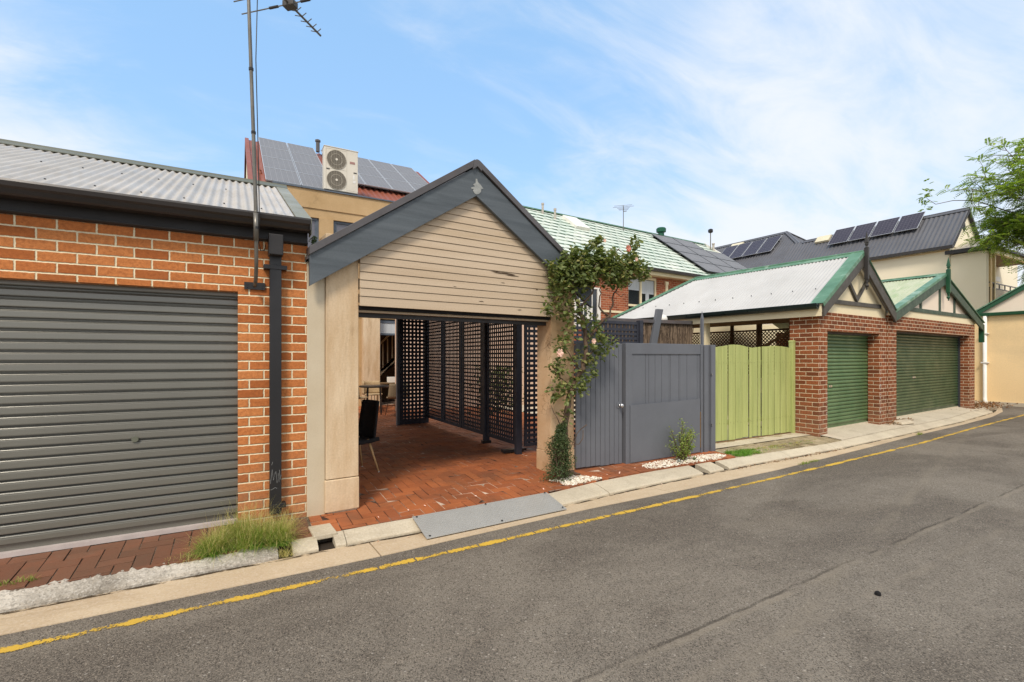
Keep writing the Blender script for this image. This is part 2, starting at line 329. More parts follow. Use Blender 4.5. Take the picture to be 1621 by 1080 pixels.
def paver(name, a, b, c, dirt, damt=.5):
    t = NT(name); r = t.island()
    col = t.mix(r, a, b)
    col = t.mix(t.ramp(t.math('FRACT', t.math('MULTIPLY', r, 7.3)), .55, 1, 0, .7), col, c)
    col = t.mix(t.ramp(t.noise(1.1, 9, .72, dist=.6), .44, .62, 0, damt), col, dirt)
    col = t.mix(t.ramp(t.noise(2.3, 6, .7, dist=.3), .60, .72, 0, .35), col, tuple(min(1, x * 1.5 + .03) for x in dirt[:3]) + (1,))
    col = t.mix(t.ramp(t.noise(90, 3, .7), .55, .75, 0, .4), col, tuple(x * .55 for x in c[:3]) + (1,))
    return t.fin(col, t.ramp(t.noise(4, 4), .3, .7, .5, .8), t.bump(t.noise(70, 5, .7), .002, 1), 0, .3)
M['paver_orange'] = paver('terracotta_paver', lin(176, 104, 62), lin(160, 92, 56), lin(142, 84, 56), lin(106, 74, 54), .6)
M['paver_brown'] = paver('brown_clay_paver', lin(132, 88, 66), lin(118, 78, 58), lin(104, 72, 56), lin(100, 80, 64), .6)
M['paver_old'] = paver('old_grey_paver', lin(178, 162, 132), lin(158, 144, 116), lin(134, 122, 98), lin(112, 98, 72), .7)
M['efflor'] = paint('lime_bloom', lin(196, 176, 156), None, .9, 20)

def leafm(name, a, b, c, tr=.25, rough=.5):
    t = NT(name); r = t.island()
    col = t.mix(r, a, b); col = t.mix(t.ramp(t.math('FRACT', t.math('MULTIPLY', r, 11.7)), .7, 1, 0, .9), col, c)
    t.fin(col, rough, None, 0, .35)
    tl = t.n('ShaderNodeBsdfTranslucent'); t.set(tl.inputs[0], t.mix(1.0, col, (1.5, 1.7, .8, 1), 'MULTIPLY'))
    ms = t.n('ShaderNodeMixShader'); ms.inputs[0].default_value = tr
    t.nt.links.new(t.b.outputs[0], ms.inputs[1]); t.nt.links.new(tl.outputs[0], ms.inputs[2])
    t.nt.links.new(ms.outputs[0], t.nt.nodes['Material Output'].inputs[0])
    return t.m
M['leaf_rose'] = leafm('rose_leaf', lin(80, 94, 50), lin(124, 134, 76), lin(160, 150, 92))
M['leaf_dark'] = leafm('dark_creeper_leaf', lin(66, 82, 52), lin(86, 102, 64), lin(106, 116, 74))
M['leaf_jade'] = leafm('jade_leaf', lin(112, 134, 62), lin(146, 160, 80), lin(172, 170, 100))
M['leaf_tree'] = leafm('locust_leaflet', lin(104, 126, 56), lin(138, 156, 70), lin(196, 206, 90), .42)
M['grass'] = leafm('grass_blade', lin(104, 132, 44), lin(140, 158, 66), lin(206, 190, 130), .3, .7)
M['grass_dry'] = leafm('dry_grass_blade', lin(188, 172, 112), lin(160, 156, 88), lin(214, 200, 150), .3, .8)
M['grass_lush'] = leafm('lush_grass_blade', lin(84, 132, 40), lin(110, 154, 52), lin(160, 176, 90), .3, .7)
M['litter'] = leafm('dead_leaf', lin(120, 82, 50), lin(150, 110, 70), lin(90, 70, 50), .05, .9)
M['petal'] = leafm('pale_rose_petal', lin(246, 214, 200), lin(240, 196, 180), lin(250, 230, 220), .2)
M['petal_pink'] = leafm('coral_rose_petal', lin(226, 150, 130), lin(214, 134, 118), lin(232, 176, 156), .2)
def pebm():
    t = NT('white_pebbles'); r = t.island()
    return t.fin(t.mix(t.ramp(r, .1, 1), lin(244, 238, 224), lin(206, 192, 168)), .7, None, 0, .3)
M['pebble'] = pebm()

def paintline():
    t = NT('worn_yellow_line_paint')
    col = t.mix(t.noise(5, 5), lin(222, 180, 60), lin(192, 158, 74))
    t.fin(col, .7, t.bump(t.noise(90, 4), .003, 1), 0, .3)
    n = t.math('ADD', t.math('MULTIPLY', t.noise(55, 5, .75), .5), t.math('MULTIPLY', t.noise(4.2, 6, .65), .5))
    sp = t.n('ShaderNodeSeparateXYZ'); t.set(sp.inputs[0], t.tc.outputs['UV'])
    edge = t.math('MULTIPLY', t.math('POWER', t.math('ABSOLUTE', t.math('SUBTRACT', sp.outputs[1], .5)), 2.0), .55)
    a = t.math('LESS_THAN', t.math('ADD', n, edge), .546)
    seam = t.math('LESS_THAN', t.math('ABSOLUTE', t.math('SUBTRACT', t.math('FRACT', t.math('ADD', t.math('MULTIPLY', sp.outputs[0], 1 / .29), t.math('MULTIPLY', t.noise(9, 2), .25))), .5)), .03)
    zone = t.math('MULTIPLY', t.math('GREATER_THAN', sp.outputs[0], .6), t.math('LESS_THAN', sp.outputs[0], 4.2))
    a = t.math('MULTIPLY', a, t.math('SUBTRACT', 1.0, t.math('MULTIPLY', t.math('MULTIPLY', seam, zone), .9)))
    t.set(t.b.inputs['Alpha'], a)
    return t.m
M['yellow'] = paintline()

def plate():
    t = NT('galvanised_checker_plate')
    sp = t.n('ShaderNodeSeparateXYZ'); t.set(sp.inputs[0], t.obj)
    def bars(sx, sy, k):
        rx = t.math('ADD', t.math('MULTIPLY', sp.outputs[0], sx), t.math('MULTIPLY', sp.outputs[1], sy))
        ry = t.math('SUBTRACT', t.math('MULTIPLY', sp.outputs[0], sy), t.math('MULTIPLY', sp.outputs[1], sx))
        fx = t.math('ABSOLUTE', t.math('SUBTRACT', t.math('FRACT', t.math('ADD', t.math('MULTIPLY', rx, 1 / .042), k)), .5))
        fy = t.math('ABSOLUTE', t.math('SUBTRACT', t.math('FRACT', t.math('MULTIPLY', ry, 1 / .042)), .5))
        return t.math('MULTIPLY', t.math('LESS_THAN', fx, .34), t.math('LESS_THAN', fy, .12))
    h = t.math('MAXIMUM', bars(.707, .707, 0.), bars(.707, -.707, .5))
    col = t.mix(t.noise(4, 6, .7), lin(186, 184, 178), lin(154, 153, 148))
    col = t.mix(t.math('MULTIPLY', h, .35), col, lin(206, 208, 206))
    return t.fin(col, t.ramp(h, 0, 1, .5, .38), t.bump(h, .003, 1), .2, .5)
M['plate'] = plate()

def tiles():
    t = NT('faded_green_roof_tiles')
    br = t.n('ShaderNodeTexBrick'); t.set(br.inputs['Vector'], t.tc.outputs['UV'])
    br.inputs['Scale'].default_value = 1; br.inputs['Brick Width'].default_value = .42; br.inputs['Row Height'].default_value = .37
    br.inputs['Mortar Size'].default_value = .0; br.offset = .33; br.offset_frequency = 2
    sp = t.n('ShaderNodeSeparateXYZ'); t.set(sp.inputs[0], t.tc.outputs['UV'])
    row = t.math('FLOOR', t.math('DIVIDE', sp.outputs[1], .37))
    v = t.math('FRACT', t.math('DIVIDE', sp.outputs[1], .37))
    u = t.math('FRACT', t.math('ADD', t.math('DIVIDE', sp.outputs[0], .42), t.math('MULTIPLY', row, .37)))
    n = t.noise(1.2, 5, .6)
    big = t.ramp(n, .35, .65)
    # shade painted dark green under each lap and beside each rib, plus mottled wear
    w = t.math('ADD', t.ramp(v, .62, .95, 0, .75), t.ramp(u, .45, .95, 0, .35))
    cell = t.n('ShaderNodeTexWhiteNoise', noise_dimensions='2D'); cc_ = t.n('ShaderNodeCombineXYZ'); t.set(cc_.inputs[0], t.math('FLOOR', t.math('ADD', t.math('DIVIDE', sp.outputs[0], .42), t.math('MULTIPLY', row, .37)))); t.set(cc_.inputs[1], row); t.set(cell.inputs['Vector'], cc_.outputs[0])
    w = t.math('MULTIPLY', w, t.ramp(u, .12, .55, .3, 1))
    w = t.math('MULTIPLY', w, t.ramp(cell.outputs['Value'], 0, 1, .35, 1.45))
    w = t.math('ADD', w, t.ramp(t.noise(.9, 6, .7), .5, .75, 0, .4))
    w = t.math('ADD', w, t.math('MULTIPLY', t.math('SUBTRACT', t.noise(9, 5, .7), .5), .5))
    col = t.mix(t.ramp(w, .12, .80, 0, .95), t.mix(big, lin(214, 218, 206), lin(196, 208, 194)), t.mix(big, lin(112, 132, 118), lin(62, 104, 80)))
    return t.fin(col, .6, None, 0, .3)
M['tiles'] = tiles()
def brushm():
    t = NT('brush_twigs'); r = t.island()
    return t.fin(t.mix(r, lin(134, 116, 98), lin(74, 62, 52)), .9, None, 0, .2)
M['brush'] = brushm()
M['brush_back'] = paint('brush_matting', lin(78, 66, 54), lin(58, 48, 38), .9, 30, bump=.02, bsc=60, streak=(3, 3, .15))

# ------------------------------------------------------------------ helpers: geometry and objects
class MB:
    def __init__(s): s.v = []; s.f = []; s.uvs = None
    def face(s, pts, uv=None):
        k = len(s.v); s.v += [tuple(p) for p in pts]; s.f.append(tuple(range(k, k + len(pts))))
        if uv is not None:
            if s.uvs is None: s.uvs = {}
            s.uvs[len(s.f) - 1] = uv
        return s
    def hexa(s, p):   # p: 4 bottom ccw, 4 top ccw
        k = len(s.v); s.v += [tuple(q) for q in p]
        for a in ((3, 2, 1, 0), (4, 5, 6, 7), (0, 1, 5, 4), (1, 2, 6, 5), (2, 3, 7, 6), (3, 0, 4, 7)): s.f.append(tuple(k + i for i in a))
        return s
    def box(s, x0, x1, y0, y1, z0, z1):
        return s.hexa([(x0, y0, z0), (x1, y0, z0), (x1, y1, z0), (x0, y1, z0), (x0, y0, z1), (x1, y0, z1), (x1, y1, z1), (x0, y1, z1)])
    def prism(s, poly, y0, y1, f=lambda a, b, y: (a, y, b)):
        """poly in (a, b); extruded from y0 to y1"""
        n = len(poly); k = len(s.v)
        s.v += [f(a, b, y0) for a, b in poly] + [f(a, b, y1) for a, b in poly]
        s.f.append(tuple(k + i for i in range(n))); s.f.append(tuple(k + n + i for i in reversed(range(n))))
        for i in range(n):
            j = (i + 1) % n; s.f.append((k + j, k + i, k + n + i, k + n + j))
        return s
    def xprism(s, poly, x0, x1): return s.prism(poly, x0, x1, lambda a, b, x: (x, a, b))
    def tube(s, path, r, n=8, caps=True):
        P = [Vector(p) for p in path]; rr = r if isinstance(r, (list, tuple)) else [r] * len(P)
        k = len(s.v); up = None
        for i, p in enumerate(P):
            d = (P[min(i + 1, len(P) - 1)] - P[max(i - 1, 0)]).normalized()
            if up is None: up = Vector((0, 0, 1)) if abs(d.z) < .9 else Vector((1, 0, 0))
            a = d.cross(up).normalized(); b = a.cross(d).normalized(); up = b
            for j in range(n):
                t = 2 * pi * j / n + pi / n; s.v.append(tuple(p + (a * cos(t) + b * sin(t)) * rr[i]))
        for i in range(len(P) - 1):
            for j in range(n):
                q = (j + 1) % n; s.f.append((k + i * n + j, k + i * n + q, k + (i + 1) * n + q, k + (i + 1) * n + j))
        if caps:
            s.f.append(tuple(k + j for j in reversed(range(n)))); e = k + (len(P) - 1) * n; s.f.append(tuple(e + j for j in range(n)))
        return s
    def bar(s, a, b, w, d):
        """rectangular bar in the xz plane from a to b (x,z), width w, y range d"""
        a = Vector(a); b = Vector(b); t = (b - a).normalized(); n = Vector((-t.y, t.x)) * w / 2
        return s.prism([tuple(a + n), tuple(a - n), tuple(b - n), tuple(b + n)], d[0], d[1])
    def lathe(s, prof, cx, cy, n=12):
        k = len(s.v)
        for r, z in prof:
            for j in range(n):
                t = 2 * pi * j / n; s.v.append((cx + r * cos(t), cy + r * sin(t), z))
        for i in range(len(prof) - 1):
            for j in range(n):
                q = (j + 1) % n; s.f.append((k + i * n + j, k + i * n + q, k + (i + 1) * n + q, k + (i + 1) * n + j))
        s.f.append(tuple(k + j for j in reversed(range(n)))); e = k + (len(prof) - 1) * n; s.f.append(tuple(e + j for j in range(n)))
        return s
    def sheet(s, rows):
        """rows: list of equal-length point lists"""
        k = len(s.v); n = len(rows[0])
        for r in rows: s.v += [tuple(p) for p in r]
        for i in range(len(rows) - 1):
            for j in range(n - 1): s.f.append((k + i * n + j, k + i * n + j + 1, k + (i + 1) * n + j + 1, k + (i + 1) * n + j))
        return s
    def build(s, name, mat, parent=None, smooth=False, bevel=0, uvf=None):
        me = bpy.data.meshes.new(name); me.from_pydata(s.v, [], s.f); me.update()
        if s.uvs or uvf:
            ul = me.uv_layers.new(name='UVMap')
            for p in me.polygons:
                for c, li in enumerate(p.loop_indices):
                    if uvf: ul.data[li].uv = uvf(me.vertices[me.loops[li].vertex_index].co)
                    elif p.index in s.uvs: ul.data[li].uv = s.uvs[p.index][c]
        if smooth:
            for p in me.polygons: p.use_smooth = True
        o = bpy.data.objects.new(name, me); COL.objects.link(o)
        me.materials.append(M[mat] if isinstance(mat, str) else mat)
        if parent: o.parent = parent
        if bevel:
            b = o.modifiers.new('bevel', 'BEVEL'); b.width = bevel; b.segments = 2; b.limit_method = 'ANGLE'
        return o

def each(mb, name, mat, parent=None, smooth=False, bevel=0):
    """build every loose piece of mb as an object of its own"""
    par = list(range(len(mb.v)))
    def find(i):
        while par[i] != i: par[i] = par[par[i]]; i = par[i]
        return i
    for f in mb.f:
        for q in f[1:]: par[find(q)] = find(f[0])
    grp = {}
    for f in mb.f: grp.setdefault(find(f[0]), []).append(f)
    out = []
    for fs in grp.values():
        idx = {}; m = MB()
        for f in fs:
            for i in f:
                if i not in idx: idx[i] = len(m.v); m.v.append(mb.v[i])
            m.f.append(tuple(idx[i] for i in f))
        out.append(m.build(name, mat, parent, smooth, bevel))
    return out

def tag(o, label=None, cat=None, group=None, kind=None):
    if label: o['label'] = label
    if cat: o['category'] = cat
    if group: o['group'] = group
    if kind: o['kind'] = kind
    return o
def thing(name, label, cat, loc=(0, 0, 0), rz=0, group=None):
    o = bpy.data.objects.new(name, None); COL.objects.link(o); o.location = loc; o.rotation_euler = (0, 0, radians(rz))
    o.empty_display_size = .2
    return tag(o, label, cat, group)
def B(*a): return MB().box(*a)
def interp(tab, x):
    if x <= tab[0][0]: return tab[0][1]
    for (a, b), (c, d) in zip(tab, tab[1:]):
        if x <= c: return b + (d - b) * (x - a) / (c - a)
    return tab[-1][1]
def copy_thing(o, label=None, loc=None, rz=None):
    c = o.copy(); COL.objects.link(c)
    for ch in o.children:
        g = ch.copy(); COL.objects.link(g); g.parent = c
        for gg in ch.children:
            h = gg.copy(); COL.objects.link(h); h.parent = g
    if label: c['label'] = label
    if loc: c.location = loc
    if rz is not None: c.rotation_euler = (0, 0, radians(rz))
    return c

R = random.Random(7)
def leaf(mb, p, size, nrm=None, aspect=.55, rnd=R, fold=.18):
    """one small folded leaf at p"""
    a = Vector((rnd.gauss(0, 1), rnd.gauss(0, 1), rnd.gauss(0, .6))).normalized()
    n = nrm or Vector((rnd.gauss(0, .7), rnd.gauss(0, .7), 1)).normalized()
    b = a.cross(n)
    if b.length < .1: b = a.cross(Vector((1, 0, 0)))
    b.normalize(); n = b.cross(a)
    s = size * rnd.uniform(.65, 1.25); w = s * aspect * .5; p = Vector(p)
    k = len(mb.v)
    mb.v += [tuple(p), tuple(p + a * s * .35 + b * w + n * s * fold), tuple(p + a * s * .8 + b * w * .7 + n * s * fold * .5), tuple(p + a * s), tuple(p + a * s * .8 - b * w * .7 + n * s * fold * .5), tuple(p + a * s * .35 - b * w + n * s * fold)]
    mb.f += [(k, k + 1, k + 2, k + 3), (k, k + 3, k + 4, k + 5)]

# ------------------------------------------------------------------ ground, lane, kerb
KB = [(-6, 4.5), (-1.4, 4.51), (-.3, 4.48), (1, 4.58), (3.1, 4.6), (4, 4.74), (5, 4.79), (6.5, 4.78), (9.4, 4.72), (12, 4.9), (16, 5.1), (18, 5.35), (20, 5.5), (22, 5.9)]
KF = [(-6, 4.35), (-1.3, 4.36), (1, 4.39), (3.2, 4.36), (4.4, 4.47), (6.7, 4.56), (9.4, 4.56), (12, 4.68), (16, 4.9), (18, 5.1), (20, 5.3), (22, 5.75)]
GO = [(-6, 3.97), (1, 3.985), (3.3, 4.1), (4.7, 4.1), (6.9, 4.14), (9.9, 4.33), (12.2, 4.5), (15.5, 4.66), (18, 4.85), (20, 5.15), (22, 5.7)]
YL = [(-6, 3.74), (0, 3.77), (1, 3.77), (3, 3.81), (5.1, 3.85), (8, 3.93), (11.3, 4.05), (14.8, 4.3), (19.3, 4.55), (22, 4.75)]
kb = lambda x: interp(KB, x); kf = lambda x: interp(KF, x); go = lambda x: interp(GO, x); yl = lambda x: interp(YL, x)

g = MB().face([(-300, -300, -.34), (500, -300, -.34), (500, 600, -.34), (-300, 600, -.34)]).build('ground', 'soil'); tag(g, kind='structure')
xs = [-6 + i * .5 for i in range(57)]
r = MB().sheet([[(x, -14, -.15) for x in xs], [(x, 0, -.15) for x in xs], [(x, go(x) + .02, -.15) for x in xs]])
r.face([(22, -14, -.15), (22.45, -14, -.15), (22.45, 5.7, -.15), (22, 5.72, -.15)]); r.face([(-30, -14, -.15), (-6, -14, -.15), (-6, 3.99, -.15), (-30, 3.99, -.15)])
tag(r.build('road', 'asphalt'), kind='structure')
m = MB(); s = 0; w = .045
px_ = -6
for i in range(220):
    x0 = -6 + i * .128; x1 = x0 + .128
    y0, y1 = yl(x0), yl(x1)
    m.face([(x0, y0 - w, -.146), (x1, y1 - w, -.146), (x1, y1 + w, -.146), (x0, y0 + w, -.146)], [(x0, 0), (x1, 0), (x1, 1), (x0, 1)])
tag(m.build('yellow_line', 'yellow'), kind='structure')

# gutter pan in cast lengths with open joints
def strip(y0f, y1f, z0, z1, cuts, name, mat, gap=.006, zb=-.3, wob=0):
    m = MB()
    for a, b in zip(cuts, cuts[1:]):
        n = max(1, int((b - a) / .25)); X = [a + gap + (b - a - 2 * gap) * i / n for i in range(n + 1)]
        rows = []
        for yf, zz in ((y0f, zb), (y0f, z0), (y1f, z1), (y1f, zb)):
            rows.append([(x, yf(x) + wob * (mnoise.noise(Vector((x * 3, zz * 9, 1)))), zz) for x in X])
        m.sheet(rows)
        for e in (0, -1): m.face([rw[e] for rw in rows])
    return m.build(name, mat)
tag(strip(go, lambda x: kf(x) + .01, -.144, -.166, [-6, -2.4, 1.05, 4.6, 7.9, 10.4, 13, 15.6, 18.2, 20.5, 21.9], 'gutter_pan', 'pan'), kind='structure')

# kerb: sloping mountable blocks, cut by the drain outlets
def kerb(cuts, name, mat, rough=0, zt=-.078):
    m = MB()
    for a, b in cuts:
        n = max(1, int((b - a) / (.018 if rough else .22))); X = [a + (b - a) * i / n for i in range(n + 1)]
        prof = ((0, -.3), (0, zt), (.22, zt - .008), (.9, zt - .05), (1, zt - .062), (1.0, -.3)) if not rough else ((0, -.3), (0, zt)) + tuple((i / 16, zt - .004 - .045 * (i / 16) ** 1.3) for i in range(1, 16)) + ((1, zt - .064), (1.0, -.3))
        rows = []
        for t, z in prof:
            row = []
            for x in X:
                y = kb(x) + (kf(x) - kb(x)) * t
                if rough and -.25 < z:
                    q = .6 * mnoise.noise(Vector((x * 5, t * 2, 3))) + .9 * abs(mnoise.noise(Vector((x * 16, t * 7, 5)))) + .5 * abs(mnoise.noise(Vector((x * 40, t * 22, 8))))
                    k_ = 1 if t < .5 else .12; row.append((x, y + rough * .4 * q * k_ + (.02 if t == 0 else 0), z + (rough * .75 * (q - .25) * k_)))
                else: row.append((x, y, z))
            rows.append(row)
        m.sheet([list(q) for q in rows])
        for e in (0, -1): m.face([q[e] for q in rows])
    return m.build(name, mat, bevel=0 if rough else .008)
tag(kerb([(-3.2, .315)], 'kerb_broken', 'kerb_rough', .035, -.082), kind='structure')
tag(kerb([(.425, .625), (.765, .855), (.861, 3.9), (3.912, 5.72), (5.87, 6.2), (6.32, 7.9), (7.91, 9.3), (9.31, 11.2), (11.21, 13.2), (13.21, 15.4), (15.41, 17.6), (17.61, 19.6)], 'kerb', 'kerb'), kind='structure')
dr = MB()
for a, b in ((.315, .425), (.625, .765), (5.72, 5.87), (6.2, 6.32)):
    dr.face([(a - .05, kf(a) + .01, -.168), (b + .05, kf(b) + .01, -.168), (b + .05, kb(b) + .06, -.16), (a - .05, kb(a) + .06, -.16)])
    dr.face([(a - .03, kb(a) + .03, -.2), (b + .03, kb(b) + .03, -.2), (b + .03, kb(b) + .03, -.085), (a - .03, kb(a) + .03, -.085)])
tag(dr.build('drain_floor', paint('drain_hole_dark', lin(58, 48, 38), lin(40, 34, 28), .6, 8)), kind='structure')  # dark floor and back sheet paint the depth of the drain holes

def region_floor(name, mat, x0, x1, yb, z0, z1, off=0.0):
    """sheet from the kerb back to y = yb, rising from z0 to z1"""
    n = max(2, int((x1 - x0) / .25)); X = [x0 + (x1 - x0) * i / n for i in range(n + 1)]
    yb_ = yb if callable(yb) else (lambda x: yb)
    m = MB().sheet([[(x, kb(x) + off, z0) for x in X], [(x, yb_(x), z1) for x in X]])
    return tag(m.build(name, mat), kind='structure')

def herring(name, mat, x0, x1, y1, zf, lo=None, rot=0, u=.115, gap=.0042, jit=.0022, hole=None, stack=False, seed=3):
    rnd = random.Random(seed); m = MB()
    lo = lo or (lambda x: kb(x) + .004)
    ni = int((x1 - x0) / u) + 4; nj = int((y1 - 4.3) / u) + 4
    for i in range(-2, ni):
        for j in range(-2, nj):
            k = (i - j) % 4
            if k == 0: a, b, c, d = i, i + 2, j, j + 1
            elif k == 3: a, b, c, d = i, i + 1, j, j + 2
            else: continue
            xa, xb, ya, yb_ = x0 + a * u + gap, x0 + b * u - gap, 4.3 + c * u + gap, 4.3 + d * u - gap
            xa, xb = max(xa, x0), min(xb, x1); xm = (xa + xb) / 2
            ya = max(ya, lo(xm)); yb_ = min(yb_, y1)
            if xb - xa < .02 or yb_ - ya < .02: continue
            if hole and hole(xm, (ya + yb_) / 2): continue
            q = rnd.uniform(-jit, jit); tx, ty = rnd.uniform(-jit, jit), rnd.uniform(-jit, jit)
            P = [(xa, ya), (xb, ya), (xb, yb_), (xa, yb_)]
            T = [(x, y, zf(x, y) + q + tx * sx + ty * sy) for (x, y), sx, sy in zip(P, (-1, 1, 1, -1), (-1, -1, 1, 1))]
            bt = [(x, y, z - .03) for x, y, z in T]
            m.hexa(bt + T)
    return tag(m.build(name, mat, bevel=.0015), kind='structure')

zL = lambda x, y: -.078 + (min(max((y - kb(x)) / (5.12 - kb(x)), 0), 1)) * .042
region_floor('driveway_bed', 'mortarbed', -4, .62, 5.13, -.086, -.044, .002)
herring('driveway_paving', 'paver_brown', -4, .60, 5.12, zL, hole=lambda x, y: x > .2 and y > 5.0)
# carport floor: falls to the kerb, flat further in
def zC(x, y):
    t = min(max((y - kb(x)) / 1.2, 0), 1); return -.076 + t * .06 + .016 * min(max((x - 1) / 2.6, 0), 1)
cf = MB(); Xc = [.62 + .2 * i for i in range(32)]
cf.sheet([[(x, y if y > 4.2 else kb(x) + .002, zC(x, y if y > 4.2 else kb(x)) - .0035) for x in Xc] for y in (4.1, 4.9, 5.3, 5.7, 6.2, 9, 15.2, 17)])
_t = NT('limed_joint_sand'); _f = _t.ramp(_t.noise(1.5, 5, .65), .47, .60)
M['limebed'] = _t.fin(_t.mix(_f, lin(70, 48, 38), lin(214, 190, 168)), .9, None, 0, .2)
tag(cf.build('courtyard_bed', 'limebed'), kind='structure')
herring('carport_paving', 'paver_orange', .62, 6.8, 15.0, zC, seed=9,
        hole=lambda x, y: False)
# efflorescence: white lime in the joints near the middle of the drive
# grey old pavers and soil in front of the green fence
region_floor('verge_soil', 'sleeperbed', 6.82, 10.0, 5.72, -.086, -.05, .002)
def zV(x, y): return -.074 + min(max((y - kb(x)) / .9, 0), 1) * .03
herring('verge_paving', 'paver_old', 7.35, 9.95, 5.62, zV, gap=.006, jit=.005, seed=5, hole=lambda x, y: x < 8.2 and y < 5.1 + (x - 7.3) * .2 or (random.Random(int(x * 77) + int(y * 91)).random() < .12))
# concrete slabs in front of the brick garages
sb = MB()
def slab(xa, xb, y1a, y1b, z0, z1):
    n = 6; X = [xa + (xb - xa) * i / n for i in range(n + 1)]
    sb.sheet([[(x, kb(x) + .012, -.3) for x in X], [(x, kb(x) + .012, z0) for x in X], [(x, y1a + (y1b - y1a) * (x - xa) / (xb - xa), z1) for x in X]])
    for e in (xa, xb): pass
fy = lambda x: 5.17 + (x - 10.2) * math.tan(radians(3.2))
slab(9.96, 12.5, fy(9.96) + .28, fy(12.5) + .28, -.07, -.012); slab(12.51, 13.6, fy(12.5) + .3, fy(13.6) + .3, -.075, -.03)
slab(13.61, 16.3, fy(13.6) + .28, fy(16.3) + .28, -.07, -.018); slab(16.31, 19.1, fy(16.3) + .28, fy(19.1) + .28, -.07, -.02)
slab(19.12, 22.5, 8, 9, -.08, -.05)
tag(sb.build('concrete_driveway', 'slab'), kind='structure')

# ------------------------------------------------------------------ steel kerb ramp plate
t = thing('kerb_ramp_plate', 'galvanised checker plate ramp laid over the kerb of the carport', 'ramp plate', (1.5, 4.13, -.14))
m = MB(); P = [(0, 0, 0), (1.6, .06, 0), (1.61, .46, .078), (0, .415, .078)]
m.hexa([(x, y, z) for x, y, z in P] + [(x, y, z + .006) for x, y, z in P]); m.build('tread', 'plate', t)
m = MB()
for x, y in ((.04, .03), (.8, .05), (1.56, .08), (.04, .39), (.8, .41), (1.57, .44)): m.lathe([(.011, .007 + y * .19), (.009, .013 + y * .19), (.002, .014 + y * .19)], x, y, 8)
each(m, 'bolt', 'black_steel', t)

def corr(P0, U, V, Lu, pitch=.076, amp=.009, top=lambda u: 1, bot=lambda u: 0, per=6, trap=False, mb=None):
    """corrugated sheet: waves run along V (eave to ridge), U is the unit eave direction"""
    P0, U, V = Vector(P0), Vector(U), Vector(V); N = U.cross(V).normalized()
    if N.z < 0: N = -N
    mb = mb or MB(); n = int(Lu / pitch * per); a = []; b = []
    for i in range(n + 1):
        u = Lu * i / n; ph = (u / pitch) % 1
        h = (max(-1, min(1, 2.2 * sin(2 * pi * ph))) if trap else sin(2 * pi * ph)) * amp
        if top(u) <= bot(u): continue
        a.append(P0 + U * u + V * bot(u) + N * h); b.append(P0 + U * u + V * top(u) + N * h)
    mb.sheet([a, b]); return mb

def roller_door(x0, x1, z0, z1, y, pitch, depth=.012, style=0):
    """curtain of a roller door as one rolled profile"""
    m = MB(); pts = []; z = z0 + .07
    pts.append((y, z0)); pts.append((y, z))
    while z < z1:
        if style == 0:   # broad flat rib, a fine raised bead and a sharp groove
            pr = ((0, -.019), (.46, -.018), (.50, -.017), (.58, -.003), (.72, .004), (.73, .034), (.91, .034), (.92, -.018), (1, -.019))
        else:
            pr = ((0, -.010), (.25, -.016), (.5, -.012), (.66, -.003), (.74, -.001), (.75, .024), (.92, .024), (.94, -.008), (1, -.010))
        for t, d in pr[:-1]: pts.append((y + d, z + t * pitch))
        z += pitch
    m.sheet([[(x0, yy, zz) for yy, zz in pts], [(x1, yy, zz) for yy, zz in pts]])
    return m

# ================================================================== LEFT: brick garage with grey roller door
G = thing('brick_garage', 'orange brick garage with wide grey roller door and light corrugated roof', 'garage', (0, 5.04, 0))
m = MB()
m.box(-3.9, .62, 0, .23, 2.095, 2.60); m.box(.03, .62, 0, .23, -.12, 2.095); m.box(-3.9, -2.95, 0, .23, -.12, 2.095)
m.box(.39, .62, .23, 4.9, -.12, 2.60); m.box(-3.9, -3.67, .23, 4.9, -.12, 2.60); m.box(-3.67, .39, 4.67, 4.9, -.12, 2.60)
# gable ends
m.prism([(0, 2.6), (4.9, 2.6), (2.45, 3.78)], .39, .61, lambda a, b, x: (x, a, b))
m.build('wall', 'brick_orange', G)
MB().box(-2.95, .03, .14, .23, 2.07, 2.095).build('lintel_angle', 'black_steel', G)
dr_ = roller_door(-2.95, .03, -.01, 2.13, .125, .0835).build('roller_door', 'door_grey', G)
B(-2.95, .03, .075, .125, -.036, .0).build('bottom_rail', paint('pale_rail_aluminium', lin(196, 184, 178), None, .5, 8), dr_)
m = MB().prism([(-.729 + .035 * cos(2 * pi * i / 16), .80 + .035 * sin(2 * pi * i / 16)) for i in range(16)], .093, .112); m.v = [(-.729 + (a + .729) * .7, b, .80 + (c - .80) * .7) for a, b, c in m.v]; m.build('lock', 'cap_olive', dr_)
SLG = (0, 2.62, 1.10)
corr((-4.1, -.16, 2.785), (1, 0, 0), SLG, 4.62, amp=.0115, per=8).build('roof', 'zinc', G, smooth=True)
corr((-4.1, 5.08, 2.785), (1, 0, 0), (0, -2.62, 1.10), 4.62).build('roof', 'zinc', G, smooth=True)
m = MB()   # roofing screws in three lines
for fr in (.1, .52, .9):
    for i in range(15):
        x = -4.05 + i * .304 + .019; m.lathe([(.008, 0), (.008, .006), (.003, .009)], x, 0, 6)
        for k in range(len(m.v) - 18, len(m.v)):
            a = m.v[k]; m.v[k] = (a[0], a[1] - .16 + 2.62 * fr, a[2] + 2.785 + 1.10 * fr + .008)
each(m, 'screw', 'black_steel', G)
m = MB(); m.hexa([(.5, -.16, 2.79), (.635, -.16, 2.79), (.635, 2.46, 3.89), (.5, 2.46, 3.89), (.5, -.16, 2.802), (.635, -.16, 2.802), (.635, 2.46, 3.902), (.5, 2.46, 3.902)])
